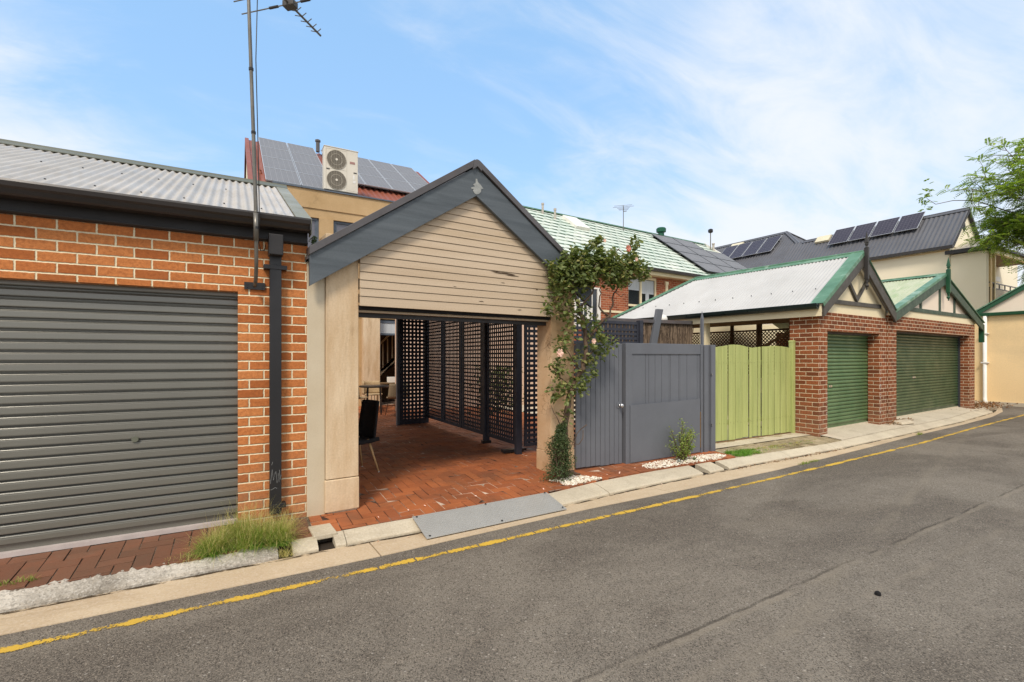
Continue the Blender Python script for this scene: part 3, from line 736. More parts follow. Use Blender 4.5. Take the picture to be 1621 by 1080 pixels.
m.hexa([(.5, 2.47, 3.89), (.635, 2.47, 3.89), (.635, 5.08, 2.79), (.5, 5.08, 2.79), (.5, 2.47, 3.902), (.635, 2.47, 3.902), (.635, 5.08, 2.802), (.5, 5.08, 2.802)])
m.box(.628, .636, -.16, .0, 2.66, 2.789)
m.hexa([(.622, -.02, 2.70), (.634, -.02, 2.70), (.634, 2.46, 3.75), (.622, 2.46, 3.75), (.622, -.02, 2.84), (.634, -.02, 2.84), (.634, 2.46, 3.888), (.622, 2.46, 3.888)])
m.build('verge_capping', 'cap_grey', G)
m = MB().xprism([(2.28, 3.822), (2.28, 3.832), (2.42, 3.905), (2.435, 3.925), (2.46, 3.932), (2.485, 3.925), (2.50, 3.905), (2.64, 3.832), (2.64, 3.822), (2.46, 3.895)], -4.1, .64); m.build('ridge_capping', 'cap_olive', G)
m = MB().xprism([(-.205, 2.72), (-.225, 2.735), (-.232, 2.768), (-.226, 2.785), (-.212, 2.785), (-.212, 2.775), (-.20, 2.75), (-.19, 2.73), (-.18, 2.688), (-.085, 2.688), (-.085, 2.678), (-.175, 2.678), (-.19, 2.69), (-.198, 2.705)], -4.1, .62)
m.box(.612, .622, -.225, -.07, 2.68, 2.78)
m.build('gutter', 'gutter_black', G)
m = MB().box(-4.1, .615, -.03, -.003, 2.588, 2.79).xprism([(-.042, 2.592), (-.03, 2.582), (-.004, 2.575), (-.004, 2.587), (-.03, 2.605), (-.042, 2.6)], -4.1, .617); m.build('fascia', 'fascia_dark', G)
B(-4.1, .61, -.085, -.031, 2.68, 2.686).build('soffit', 'fascia_dark', G)
dp = MB().box(.284, .383, -.085, -.012, .04, 2.44).build('downpipe', 'black_steel', G, bevel=.006)
MB().prism([(.272, 2.43), (.392, 2.43), (.392, 2.62), (.272, 2.62)], -.17, -.02).build('downpipe_head', 'fascia_dark', dp, bevel=.008)
m = MB()
for z, xa, xb in ((2.33, .235, .43), (.115, .284, .42)): m.box(xa, xb, -.092, -.003, z - .02, z + .02)
each(m, 'strap', 'black_steel', dp, bevel=.003)
# scratched scribble on the pipe
m = MB(); rr = random.Random(4)
for st in ([(.29, .33), (.305, .46), (.315, .36), (.33, .43)], [(.335, .44), (.345, .33), (.355, .42), (.362, .34)], [(.365, .45), (.37, .36), (.38, .40)], [(.292, .27), (.33, .29), (.345, .28)], [(.30, .50), (.31, .53)]):
    m.tube([(x, -.0865, z) for x, z in st], .0013, 4)
m.build('scribble', 'scratch', dp)

# TV antenna on its bent mast
A = thing('tv_antenna', 'tall bent mast with television antenna bolted to the orange brick garage', 'antenna', (.165, 5.04, 2.1))
mast = [(0, -.06, .05), (0, -.10, .06), (.004, -.15, .10), (.006, -.20, .22), (.004, -.255, .42), (0, -.262, .70), (-.02, -.262, 1.4), (-.055, -.262, 2.5), (-.062, -.262, 2.95)]
mo = MB().tube(mast, [.0165] * 5 + [.0165, .0155, .0145, .0145], 10).build('mast', 'antenna', A, smooth=True)
m = MB()
for z, x in ((.52, .003), (1.35, -.018), (1.9, -.036)): m.lathe([(.0195, z), (.0195, z + .022)], x, -.262, 10)
each(m, 'collar', 'black_steel', mo)
m = MB().tube([(.003, -.258, .42), (0, -.262, .66)], .021, 10).tube([(-.0, -.262, .66), (-.0, -.262, .68)], .018, 10); m.build('sleeve', 'antenna', mo, smooth=True)
m = MB().box(-.085, .085, -.016, -.001, .02, .085)
for x in (-.062, .062):
    for z in (.04, .065): m.prism([(x + .006 * cos(k), z + .006 * sin(k)) for k in [i * 1.05 for i in range(6)]], -.022, -.016)
m.build('wall_bracket', 'black_steel', A)
MB().tube([(.02, -.27, 2.9), (.0, -.276, 2.0), (.02, -.28, 1.1), (.028, -.268, .6), (.022, -.22, .43), (.045, -.12, .36), (.075, -.06, .38), (.09, -.045, .44)], .004, 6).build('cable', 'black_steel', A, smooth=True)
P0 = Vector((-.062, -.262, 2.84)); bd = Vector((.70, .714, 0)); cd = Vector((.714, -.70, 0))
bo = MB().tube([P0 - bd * .25, P0 + bd * 1.0], .011, 6).build('boom', 'antenna', A)
m = MB()
for s_, L_ in ((.62, .068), (.70, .066), (.785, .064), (.865, .062), (.94, .06)):
    for k in (-1, 1):
        c = P0 + bd * s_; e = c + cd * L_ * k - bd * .018 + Vector((0, 0, .012)); m.tube([c, e], .0045, 5)
for s_, L_ in ((.52, .56), (.36, .50), (.18, .62), (-.1, .7)):
    for k in (-1, 1): c = P0 + bd * s_; m.tube([c, c + cd * L_ * k], .006, 6)
each(m, 'element', 'antenna', bo)
m = MB()
for s_ in (.52, .36):
    for k in (-1, 1): c = P0 + bd * s_ + cd * k * .13; m.tube([c, c + cd * k * .10], .013, 6)
each(m, 'insulator', 'fascia_dark', bo)
c = P0 + bd * .53
m = MB(); a_, b_ = cd * .06, bd * .04
m.hexa([c + q + Vector((0, 0, -.03)) for q in (-a_ - b_, a_ - b_, a_ + b_, -a_ + b_)] + [c + q + Vector((0, 0, .03)) for q in (-a_ - b_, a_ - b_, a_ + b_, -a_ + b_)])
m.build('junction_box', 'brown_grey', bo, bevel=.006)
c = P0 + bd * .36; e = P0 + bd * .15
MB().tube([c + cd * -.02, c + cd * -.06 + Vector((0, 0, -.05)), (c + e) / 2 + cd * -.1 + Vector((0, 0, -.07)), e + Vector((0, 0, -.02)), P0 + Vector((0, -.015, -.05))], .004, 5).build('feed_cable', 'black_steel', bo, smooth=True)

# ================================================================== CARPORT with weatherboard gable
C = thing('carport', 'gabled carport with tan weatherboards, slate barge boards and rendered columns', 'carport', (.93, 5.03, 0), 4)
B(-.318, -.152, .02, .12, -.1, 2.42).build('side_column', 'column_tan', C, bevel=.004)
m = MB().box(-.148, .172, .0, .30, .285, 2.72); c1 = m.build('column', 'render_tan', C, bevel=.006)
MB().box(-.156, .176, -.01, .31, -.04, .278).build('plinth', 'render_tan', c1, bevel=.008)
MB().box(-.13, .16, .005, .29, -.12, -.038).build('footing', 'kerb', c1)
c2 = MB().box(2.678, 3.08, .0, .30, .25, 2.85).build('column', 'render_pink', C, bevel=.006)
MB().box(2.672, 3.086, -.006, .31, -.12, .246).build('plinth', 'render_pink', c2, bevel=.006)
# weatherboards
SL = (3.77 - 2.557) / (1.498 + .296)
def gx(z, inset=.30): # half width of the gable opening at height z under the barges
    return max((3.77 - inset - z) / SL, 0)
m = MB(); z = 2.02; hs = [.10] + [.0835] * 17; xc_ = 1.498
for i, h in enumerate(hs):
    z1 = z + h - .0042
    def lim(zz): w_ = gx(zz, .20); return max(.177, xc_ - w_), min(2.685, xc_ + w_)
    a0, b0 = lim(z); a1, b1 = lim(z1)
    if b1 - a1 < .03: break
    y0 = -.036
    m.hexa([(a0, y0 - .004, z), (b0, y0 - .004, z), (b0, -.012, z), (a0, -.012, z), (a1, y0 + .003, z1), (b1, y0 + .003, z1), (b1, -.012, z1), (a1, -.012, z1)])
    z += h
m.build('weatherboards', 'board_tan', C, bevel=.0015)
m = MB().prism([(.18, 2.025), (2.68, 2.025), (2.68, 2.62), (1.498, 3.5), (.18, 2.62)], -.010, -.001); m.build('backing_board', 'stain', C)
m = MB(); rr = random.Random(2)   # split in one board
for (x, z, L_, h_) in ((1.93, 2.515, .30, .011), (2.04, 2.499, .20, .007), (1.80, 2.526, .14, .005), (1.60, 2.155, .07, .004), (1.25, 2.30, .04, .003), (2.42, 2.36, .04, .005), (2.15, 2.085, .06, .003), (1.9, 2.40, .06, .003)):
    pts = [(x + L_ * (i / 10 - .5), z + h_ * sin(pi * i / 10) + rr.uniform(-.0015, .0015)) for i in range(11)] + [(x + L_ * (i / 10 - .5), z - h_ * .6 * sin(pi * i / 10) + rr.uniform(-.0015, .0015)) for i in range(9, 0, -1)]
    m.prism(pts, -.0415, -.038)
m.build('split', 'stain', C)
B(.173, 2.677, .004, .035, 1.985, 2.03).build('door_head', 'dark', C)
B(.173, 2.677, .04, .09, 1.962, 1.984).build('track_rail', 'board_tan', C)
B(.173, 2.677, .10, .16, 1.915, 1.975).build('lintel_beam', 'fascia_dark', C)
# barge boards and capping
def barge(side):
    x_t = xc_ + side * 1.815; xa = xc_; zt_a, zt_t = 3.70, 3.70 - 1.815 * SL
    m = MB().prism([(xa, zt_a), (x_t, zt_t), (x_t, zt_t - .30), (xa, zt_a - .335)], -.10, -.055)
    return m.build('barge_board', 'barge_grey', C, bevel=.002)
barge(-1); barge(1)
for sd in (-1, 1):
    x_t = xc_ + sd * 1.82; z0 = 3.775; zt = z0 - 1.82 * SL
    MB().prism([(xc_ + sd * .03, z0), (x_t, zt), (x_t, zt - .078), (xc_ + sd * .03, z0 - .078)], -.125, .06).build('verge_capping', 'cap_brown', C, bevel=.003)
MB().prism([(xc_ + .05 * cos(k), 3.722 + .055 * sin(k)) for k in [i * pi / 8 for i in range(9)]] + [(xc_ - .06, 3.65), (xc_, 3.70), (xc_ + .06, 3.65)], -.13, 5.3).build('ridge_capping', 'cap_brown', C)
pts = [(-.03, 3.39), (-.005, 3.378), (.03, 3.39), (.058, 3.42), (.062, 3.455), (.09, 3.462), (.055, 3.50), (.02, 3.525), (.008, 3.56), (-.01, 3.56), (-.012, 3.51), (-.05, 3.485), (-.02, 3.47), (-.075, 3.445), (-.065, 3.43), (-.03, 3.44), (-.05, 3.42)]
MB().prism([(xc_ + a, b) for a, b in pts], -.1045, -.1005).build('putty_patch', 'putty', C)
for sd in (-1, 1):
    x_t = xc_ + sd * 1.83; zt = 3.70 - 1.83 * SL
    m = MB().prism([(xc_, 3.70), (x_t, zt), (x_t, zt - .03), (xc_, 3.66)], -.05, 5.35); m.build('roof', 'cap_brown', C)
    m = MB().prism([(xc_, 3.655), (x_t, zt - .035), (x_t, zt - .05), (xc_, 3.63)], .02, 5.30); m.build('lining', 'fascia_dark', C)
m = MB().box(-.24, -.16, .32, 5.3, -.1, 2.45); m.build('side_wall', 'render_tan', C)
m = MB().box(.0, .06, .31, .42, -.02, 2.2); 
m = MB().box(.10, .16, .31, .345, -.03, .62); m.build('brick_edge', 'brick_orange', C)
m = MB()
for y in (1.6, 3.2, 5.1): m.box(-.1, 3.1, y, y + .09, 2.42, 2.56)
each(m, 'tie_beam', 'fascia_dark', C)

mo = MB(); rr = random.Random(8)   # moss hanging from the gutter end beside the carport
for i in range(420): leaf(mo, (.665 + rr.gauss(0, .012), 5.0 + rr.gauss(0, .03), rr.uniform(2.37, 2.66)), .022, rnd=rr)
tag(mo.build('moss_tuft', 'leaf_dark'), 'mossy creeper hanging between the garage gutter and the carport barge board', 'moss')

# ------------------------------------------------------------------ lattice screens
def lattice(x0, x1, z0, z1, mat, parent, name='lattice_panel', pitch=.062, sw=.026, rails=.05, th=.03, vertical=True, pv=None, posts=.045, swv=None):
    """framed square lattice standing in the local xz plane"""
    m = MB(); m.box(x0, x1, -th / 2, th / 2, z0, z0 + rails); m.box(x0, x1, -th / 2, th / 2, z1 - rails, z1)
    m.box(x0, x0 + posts, -th / 2, th / 2, z0 + rails, z1 - rails); m.box(x1 - posts, x1, -th / 2, th / 2, z0 + rails, z1 - rails)
    f = m.build('frame', mat); l = MB(); z = z0 + rails + pitch * .5
    while z < z1 - rails - sw * .5: l.box(x0 + posts, x1 - posts, -.012, -.001, z - sw / 2, z + sw / 2); z += pitch
    x = x0 + posts + (pv or pitch) * .5; swv = swv or sw
    while x < x1 - posts - sw * .5: l.box(x - swv / 2, x + swv / 2, .001, .012, z0 + rails, z1 - rails); x += (pv or pitch)
    o = l.build(name, mat, parent); f.parent = o
    return o
Ls = thing('lattice_screen', 'long dark lattice screen along the right side of the carport floor', 'lattice screen', (3.8, 6.42, 0), 90)
for a, b in ((.0, 1.02), (1.16, 2.06), (2.10, 3.02), (3.06, 4.10)): lattice(a, b, .13, 2.45, 'lattice_dark', Ls, posts=.07, rails=.06, pitch=.070, sw=.028)
for x in (-.03, 1.06, 4.14): MB().box(x - .035, x + .035, -.05, .05, -.01, 2.5).build('post', 'lattice_dark', Ls, bevel=.004)
MB().box(.05, .16, -.2, .2, .02, .06).box(1.02, 1.1, -.08, .08, .0, .05);each(MB().box(.05, .16, -.2, .2, .02, .06).box(1.02, 1.1, -.08, .08, .0, .05), 'foot', 'black_steel', Ls)
Lb = thing('lattice_gate', 'folded back dark lattice gate at the rear of the carport', 'lattice gate', (3.10, 10.45, 0), 0)
lattice(.05, .74, .0, 2.5, 'lattice_dark', Lb, pitch=.085, sw=.052, rails=.12, posts=.10)
MB().box(-.005, .05, -.06, .03, -.01, 2.5).build('edge_post', paint('grey_edge_paint', lin(96, 104, 112), None, .5, 3), Lb)
Lf = thing('lattice_fence', 'slate lattice fence behind the charcoal gate and beside the rose', 'lattice fence', (3.93, 6.42, 0), 0)
lattice(.0, 1.18, .10, 2.13, 'lattice_dark', Lf, pitch=.078, sw=.046, pv=.095, swv=.034)
lattice(1.24, 2.42, .10, 2.13, 'lattice_dark', Lf, pitch=.078, sw=.044, pv=.085, swv=.05)
each(MB().box(2.42, 2.50, -.05, .05, -.05, 2.16).box(1.18, 1.24, -.03, .03, -.05, 2.14), 'post', 'lattice_dark', Lf, bevel=.004)

# side yard behind the gate, seen through the lattice
Yw = thing('yard_wall', 'pale pinkish rendered yard wall seen through the lattice', 'wall', (3.9, 13.2, 0), 0)
m = MB().box(0, 5.6, -.1, .1, -.2, 2.6); m.build('wall_face', paint('pinkish_render', lin(226, 198, 176), lin(206, 172, 148), .8, 1, dirt=lin(170, 130, 110)), Yw)
tag(MB().face([(3.85, 5.3, -.045), (9.9, 5.3, -.045), (9.9, 13.9, -.03), (6.85, 13.9, -.03), (3.85, 13.9, -.03)]).build('yard_path', 'slab'), kind='structure')

# ------------------------------------------------------------------ furniture in the carport and courtyard
ch = thing('dining_chair', 'black fabric chair with pale wooden legs just inside the left carport column', 'chair', (1.36, 6.45, 0), -75)
m = MB(); rows = []
for i in range(9):
    t_ = i / 8; z = .42 + .50 * t_; y = .20 + .07 * t_
    w_ = .22 - .02 * t_; rows.append([(x * w_, y - .05 * (1 - x * x) * .0 + .06 * (x * x) * -1, z) for x in (-1, -.75, -.5, -.2, 0, .2, .5, .75, 1)])
m.sheet(rows); o = m.build('backrest', 'fabric_black', ch, smooth=True); q = o.modifiers.new('s', 'SOLIDIFY'); q.thickness = .03
rows = [[(x * .23, y, .46 - .03 * (1 - x * x) - .02 * (1 - ((y) / .22) ** 2)) for x in (-1, -.6, -.2, .2, .6, 1)] for y in (-.24, -.2, -.1, .0, .1, .2, .22)]
o = MB().sheet(rows).build('seat', 'fabric_black', ch, smooth=True); q = o.modifiers.new('s', 'SOLIDIFY'); q.thickness = .05
for sx in (-1, 1):
    for sy in (-1, 1):
        lg = MB().tube([(sx * .13, sy * .12, .43), (sx * .22, sy * .22, .008)], [.017, .010], 8).build('leg', 'timber', ch, smooth=True)
        MB().lathe([(.011, .0), (.011, .012), (.004, .014)], sx * .221, sy * .221, 8).build('foot', 'white', lg)

tb = thing('round_table', 'round dark pedestal table in the rear courtyard', 'table', (3.18, 12.75, 0))
MB().lathe([(.02, .70), (.36, .705), (.38, .72), (.38, .745), (.36, .75)], 0, 0, 28).build('table_top', 'black_steel', tb, smooth=False)
for k in range(4):
    a = k * pi / 2 + .5; MB().tube([(.22 * cos(a), .22 * sin(a), .70), (.26 * cos(a), .26 * sin(a), 0)], .018, 6).build('leg', 'black_steel', tb)
def rattan(loc, rz, label, grp=None):
    t = thing('rattan_chair', label, 'chair', loc, rz, grp)
    rows = []
    for i in range(7):
        a = i / 6; rows.append([(.27 * sin(b) * (1 - .1 * a), .02 + .24 * cos(b) * (1 - .1 * a) + .04 * a, .46 + .36 * a) for b in [(-1.6 + 3.2 * j / 12) for j in range(13)]])
    o = MB().sheet(rows).build('backrest', 'rattan', t, smooth=True); q = o.modifiers.new('s', 'SOLIDIFY'); q.thickness = .02
    MB().lathe([(.24, .44), (.26, .45), (.26, .47), (.2, .475)], 0, 0, 18).build('seat', 'rattan', t)
    for sx in (-1, 1):
        for sy in (-1, 1): MB().tube([(sx * .14, sy * .14, .44), (sx * .2, sy * .2, .0), ], .008, 6).build('leg', 'black_steel', t)
    return t
rattan((3.62, 12.2, 0), 200, 'woven rattan tub chair nearest the dark lattice gate')
rattan((3.35, 13.55, 0), 20, 'woven rattan tub chair on the far side of the round dark table')
rattan((2.72, 12.6, 0), 95, 'woven rattan tub chair beside the tan carport column, left of the round table')
dk = thing('side_table', 'small brown wooden side table with a white box by the glass door', 'side table', (4.05, 14.2, 0))
MB().box(-.4, .4, -.2, .2, .70, .74).build('table_top', 'brown_wood', dk)
for sx in (-1, 1):
    for sy in (-1, 1): MB().box(sx * .36 - .02, sx * .36 + .02, sy * .17 - .02, sy * .17 + .02, 0, .70).build('leg', 'brown_wood', dk)
bxx = MB().box(3.95, 4.2, 14.1, 14.3, .742, .90).build('box', 'white'); tag(bxx, 'white box resting on the brown side table in the courtyard', 'box')

# ================================================================== house behind the carport (red roof)
H = thing('rear_house', 'two storey ochre rendered house with red steel gable roof behind the carport', 'house', (0, 15, 0))
m = MB(); m.box(.95, 7, 0, .3, 5.82, 6.36); m.box(.95, 7, .03, .28, 5.56, 5.82)
# upper storey piers between windows, wall below
for a, b in ((.95, 1.2), (2.155, 2.55), (3.2, 3.7), (4.9, 5.4), (6.4, 7)): m.box(a, b, .0, .26, 3.35, 5.56)
m.box(-1.5, 7, .01, .27, 2.68, 3.35)
m.box(-1.5, 3.87, .02, .26, -.1, 2.68); m.box(5.45, 7, .02, .26, -.1, 2.68)
m.build('wall', 'render_ochre', H)
MB().box(3.37, 3.87, -.22, .02, -.05, 5.5).build('pilaster', 'render_tan', H, bevel=.006)
MB().box(.93, 7.02, -.04, .34, 6.36, 6.40).build('parapet_capping', 'frame_slate', H)
for a, b in ((1.2, 2.155), (2.55, 3.2), (3.7, 4.9), (5.4, 6.4)):
    f = MB(); w_ = .07; f.box(a, b, .09, .15, 5.49, 5.56); f.box(a, b, .09, .15, 3.35, 3.42); f.box(a, a + w_, .09, .15, 3.42, 5.49); f.box(b - w_, b, .09, .15, 3.42, 5.49)
    f.box(a + w_, a + w_ + .035, .11, .14, 3.42, 5.49); f.box(b - w_ - .035, b - w_, .11, .14, 3.42, 5.49)
    fo = f.build('window_frame', 'frame_slate', H); MB().box(a + .1, b - .1, .125, .13, 3.42, 5.49).build('pane', 'glass_grey', fo)
# glazed door with blind, stair inside
f = MB().box(3.875, 3.95, .05, .12, 0, 2.64).box(5.37, 5.45, .05, .12, 0, 2.64).box(3.95, 5.37, .05, .12, 2.56, 2.64).box(3.95, 5.37, .05, .12, 2.18, 2.24)
df = f.build('door_frame', 'frame_slate', H)
MB().box(3.95, 5.37, .07, .09, 2.24, 2.56).build('blind', 'curtain', df)
st = MB(); st.prism([(3.95, .75), (4.15, .75), (5.3, 2.0), (5.3, 1.72)], 1.2, 1.26)
for i in range(8): x = 4.02 + i * .16; st.box(x - .018, x + .018, 1.21, 1.25, .80 + (i * .16) * 1.02, 1.62 + i * .16 * 1.02)
st.bar((3.9, 1.58), (5.3, 3.0), .06, (1.19, 1.27)); st.build('staircase', 'cream', H)
rm = MB(); rm.face([(3.3, 2.5, -.01), (6, 2.5, -.01), (6, 2.5, 3), (3.3, 2.5, 3)]); rm.face([(3.3, .27, -.01), (6, .27, -.01), (6, 2.5, -.01), (3.3, 2.5, -.01)]); rm.face([(3.3, .27, 2.9), (6, .27, 2.9), (6, 2.5, 2.9), (3.3, 2.5, 2.9)])
rm.face([(3.3, .27, 0), (3.3, 2.5, 0), (3.3, 2.5, 3), (3.3, .27, 3)]); rm.face([(6, .27, 0), (6, 2.5, 0), (6, 2.5, 3), (6, .27, 3)]); rm.build('room', 'brown_wood', H)
# red corrugated gable roof: eave just behind the parapet
rs = (0, 4.82, 3.12)
corr((.36, .2, 6.30), (1, 0, 0), rs, 6.42, pitch=.19, amp=.018, trap=True).build('roof', 'roof_red', H)
corr((.36, 9.84, 6.30), (1, 0, 0), (0, -4.82, 3.12), 6.42, pitch=.19, amp=.018, trap=True).build('roof', 'roof_red', H)
MB().prism([(.25, 6.25), (5.02, 9.36), (9.8, 6.25)], .40, 6.70, lambda a, b, x: (x, a, b)).build('gable_wall', 'cream', H)
m = MB()
for x0_ in (.34, 6.76):
    for a, b in (((.2, 6.33), (5.02, 9.45)), ((9.84, 6.33), (5.02, 9.45))):
        m.prism([a, b, (b[0], b[1] + .03), (a[0], a[1] + .03)], x0_, x0_ + .12, lambda p, q_, x: (x, p, q_))
        m.prism([a, b, (b[0], b[1] - .16), (a[0], a[1] - .16)], x0_, x0_ + .02, lambda p, q_, x: (x, p, q_))
each(m, 'verge_trim', 'roof_red', H)
MB().box(1.0, 6.9, 2.6, 9.7, 0, 6.26).box(1.0, 6.9, .3, 2.59, 3.05, 6.24).build('core_wall', 'render_ochre', H)
m = MB().lathe([(.07, 9.35), (.07, 9.72), (.10, 9.74), (.10, 9.80), (.02, 9.84)], 2.78, 4.7, 10); m.build('flue', 'cap_brown', H)
m = MB().lathe([(.11, 6.7), (.11, 7.02), (.06, 7.10), (.06, 7.14)], .66, 1.4, 10); m.build('roof_vent', 'roof_red', H)

def solar_panel(name, P, U, V, w, h, label, group, mat, fr, off=.12, th=.035, fw=.015):
    """one framed panel: P corner, U along, V up slope (unit vectors)"""
    P, U, V = Vector(P), Vector(U).normalized(), Vector(V).normalized(); N = U.cross(V)
    if N.z < 0: N = -N
    t = thing(name, label, 'solar panel', tuple(P), 0, group)
    def bx(m, u0, u1, v0, v1, n0, n1):
        c = [U * a + V * b for a, b in ((u0, v0), (u1, v0), (u1, v1), (u0, v1))]
        return m.hexa([q + N * n0 for q in c] + [q + N * n1 for q in c])
    g_ = .008
    a = MB(); c = [U * x + V * y + N * (off + th * .8) for x, y in ((g_, g_), (w - g_, g_), (w - g_, h - g_), (g_, h - g_))]
    a.face(c, [(0, 0), (1, 0), (1, 1), (0, 1)]); a.build('cells', mat, t)
    f = MB()
    for q_ in ((g_, w - g_, g_, g_ + fw), (g_, w - g_, h - g_ - fw, h - g_), (g_, g_ + fw, g_ + fw, h - g_ - fw), (w - g_ - fw, w - g_, g_ + fw, h - g_ - fw)): bx(f, *q_, off, off + th)
    bx(f, g_ + fw, w - g_ - fw, h * .25, h * .25 + .03, .0, off - .002); bx(f, g_ + fw, w - g_ - fw, h * .75, h * .75 + .03, .0, off - .002)
    f.build('frame', fr, t)
    return t
ROWN = ['top', 'second', 'third', 'bottom']
def ordc(i, n):
    return 'left' if i == 0 else 'right' if i == n - 1 else ('middle' if n == 3 else ('second from left' if i == 1 else 'second from right'))
sv = Vector((0, 4.82, 3.12)).normalized(); sL = Vector((0, 4.82, 3.12)).length
for r_ in range(4):
    for c_ in range(2):
        h_ = 1.40; top_ = sL - .05 - (r_ + 1) * h_
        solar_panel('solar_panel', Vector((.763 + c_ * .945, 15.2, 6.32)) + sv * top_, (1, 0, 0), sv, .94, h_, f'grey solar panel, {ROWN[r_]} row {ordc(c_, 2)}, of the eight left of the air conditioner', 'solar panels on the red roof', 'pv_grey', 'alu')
for r_ in range(3):
    for c_ in range(4):
        h_ = 1.40; top_ = sL - .05 - (r_ + 1) * h_
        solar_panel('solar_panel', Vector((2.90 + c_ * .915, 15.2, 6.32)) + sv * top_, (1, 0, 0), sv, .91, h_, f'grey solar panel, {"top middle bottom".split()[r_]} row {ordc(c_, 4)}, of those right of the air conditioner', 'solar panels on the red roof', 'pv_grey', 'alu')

# air conditioner on the parapet
AC = thing('air_conditioner', 'large twin fan air conditioner standing on the ochre parapet', 'air conditioner', (2.30, 15.05, 6.40))
bod = MB().box(0, .97, 0, .33, .06, 1.34).build('cabinet', 'ac_white', AC, bevel=.015)
MB().box(-.012, .985, -.012, .345, 1.325, 1.35).build('lid', 'ac_white', AC, bevel=.006)
MB().box(.64, .645, -.003, .002, .06, 1.32).box(.05, .64, -.003, .002, .69, .695).box(.05, .055, -.003, .002, .06, 1.27).box(.05, .64, -.003, .002, 1.27, 1.275).box(.655, .96, -.003, .002, .11, .114).build('panel_seam', 'wire', bod)
for zc in (.37, .98):
    cx = .345; ri = .275
    fn = MB().prism([(cx + ri * cos(k), zc + ri * sin(k)) for k in [2 * pi * i / 40 for i in range(40)]], -.006, -.0015).build('fan', 'fan_dark', AC)
    m = MB()
    for i in range(-11, 12):
        x = cx + i * .0235; hh = sqrt(max(ri ** 2 - (i * .0235) ** 2, 0)); w_ = .005 if i % 3 else .008
        m.box(x - w_ / 2, x + w_ / 2, -.022, -.014, zc - hh, zc + hh)
    for q in (ri, ri * .6):
        ring = [(cx + q * cos(k), -.016, zc + q * sin(k)) for k in [2 * pi * i / 32 for i in range(33)]]; m.tube(ring, .006, 5, caps=False)
    m.build('guard', 'wire', fn)
    m = MB().prism([(cx + .035 * cos(k), zc + .035 * sin(k)) for k in [2 * pi * i / 12 for i in range(12)]], -.028, -.023); m.build('hub', 'ac_white', fn)
MB().box(.06, .15, -.008, .0, .655, .68).box(.84, .93, -.008, .0, .66, .69);each(MB().box(.06, .15, -.008, .0, .655, .68).box(.84, .93, -.008, .0, .66, .69), 'latch', 'black_steel', AC)
MB().box(.73, .88, -.005, .0, .93, 1.0).build('badge', 'logo', AC)
MB().box(.82, .87, -.004, .0, .47, .60).box(.82, .90, -.004, .0, .36, .44);each(MB().box(.82, .87, -.004, .0, .47, .60).box(.82, .90, -.004, .0, .36, .44), 'sticker', 'paper', AC)
for x in (.06, .85): MB().box(x, x + .08, .0, .36, 0, .06).build('foot', 'black_steel', AC)

# ================================================================== charcoal gate
Gt = thing('pedestrian_gate', 'charcoal tongue and groove gate with round chrome knob beside the rose', 'gate', (4.0, 5.2, 0))
m = MB(); x = .0; rr = random.Random(3)
while x < .80:
    w_ = min(.085, .83 - x); m.box(x + .004, x + w_ - .004, 0, .022, .0 + rr.uniform(-.008, .004) - .03 * x, 1.665); x += .085
m.build('boards', 'gate_grey', Gt)
MB().box(0, .83, .024, .05, 1.55, 1.66).box(0, .83, .024, .05, .15, .27).box(0, .83, .0, .05, 1.667, 1.69).build('rails', 'gate_grey', Gt)
kn = MB().box(.725, .775, -.006, -.0005, .77, .85).build('knob_plate', 'gate_grey', Gt)
m = MB(); m.prism([(.775 + .022 * cos(k), .805 + .022 * sin(k)) for k in [2 * pi * i / 16 for i in range(16)]], -.03, -.006)
k0 = len(m.v)
for i in range(7):
    a = -pi / 2 + pi * i / 6; m.v += [(.775 + .032 * cos(a) * cos(2 * pi * j / 16), -.055 + .026 * sin(a), .805 + .032 * cos(a) * sin(2 * pi * j / 16)) for j in range(16)]
for i in range(6):
    for j in range(16): q = (j + 1) % 16; m.f.append((k0 + i * 16 + j, k0 + i * 16 + q, k0 + (i + 1) * 16 + q, k0 + (i + 1) * 16 + j))
m.build('knob', 'chrome', Gt, smooth=True)
Gp = thing('sliding_gate', 'wide charcoal gate panel with flat sheet over its lower half', 'gate', (4.87, 5.2, 0))
MB().box(0, .12, -.035, .05, -.05, 1.70).box(.12, 1.64, -.02, .05, 1.54, 1.70).box(1.62, 1.66, -.03, .05, -.05, 1.70).build('frame', 'gate_grey', Gp, bevel=.004)
m = MB(); x = .125; wl = [.29, .07, .13, .14, .16, .03, .18, .03, .16, .24, .1]
for w_ in wl:
    w_ = min(w_, 1.62 - x)
    if w_ > .01: m.box(x + .0035, x + w_ - .0035, -.004, .02, .70, 1.538)
    x += w_
m.build('boards', 'gate_grey', Gp)
MB().hexa([(.075, -.048, -.03), (1.58, -.040, -.02), (1.58, -.036, -.02), (.075, -.036, -.03), (.075, -.048, .80), (1.58, -.040, .83), (1.58, -.036, .83), (.075, -.036, .80)]).build('lower_sheet', 'gate_grey', Gp)
MB().box(1.585, 1.60, -.042, -.036, .05, .62).build('timber_sliver', 'terracotta_tint', Gp)
Gq = thing('gate_post', 'paired charcoal gate posts between the charcoal gate and the green fence', 'post', (6.57, 5.2, 0))
each(MB().box(0, .09, -.03, .06, -.1, 1.69).box(.155, .26, -.04, .07, -.1, 1.695), 'post', 'gate_grey', Gq, bevel=.004)
MB().box(.09, .155, .0, .03, -.1, 1.69).build('infill', 'gate_grey', Gq)
MB().box(.14, .158, -.06, -.04, .38, .41).box(.14, .158, -.06, -.04, 1.2, 1.23);each(MB().box(.14, .158, -.06, -.04, .38, .41).box(.14, .158, -.06, -.04, 1.2, 1.23), 'latch', 'chrome', Gq)
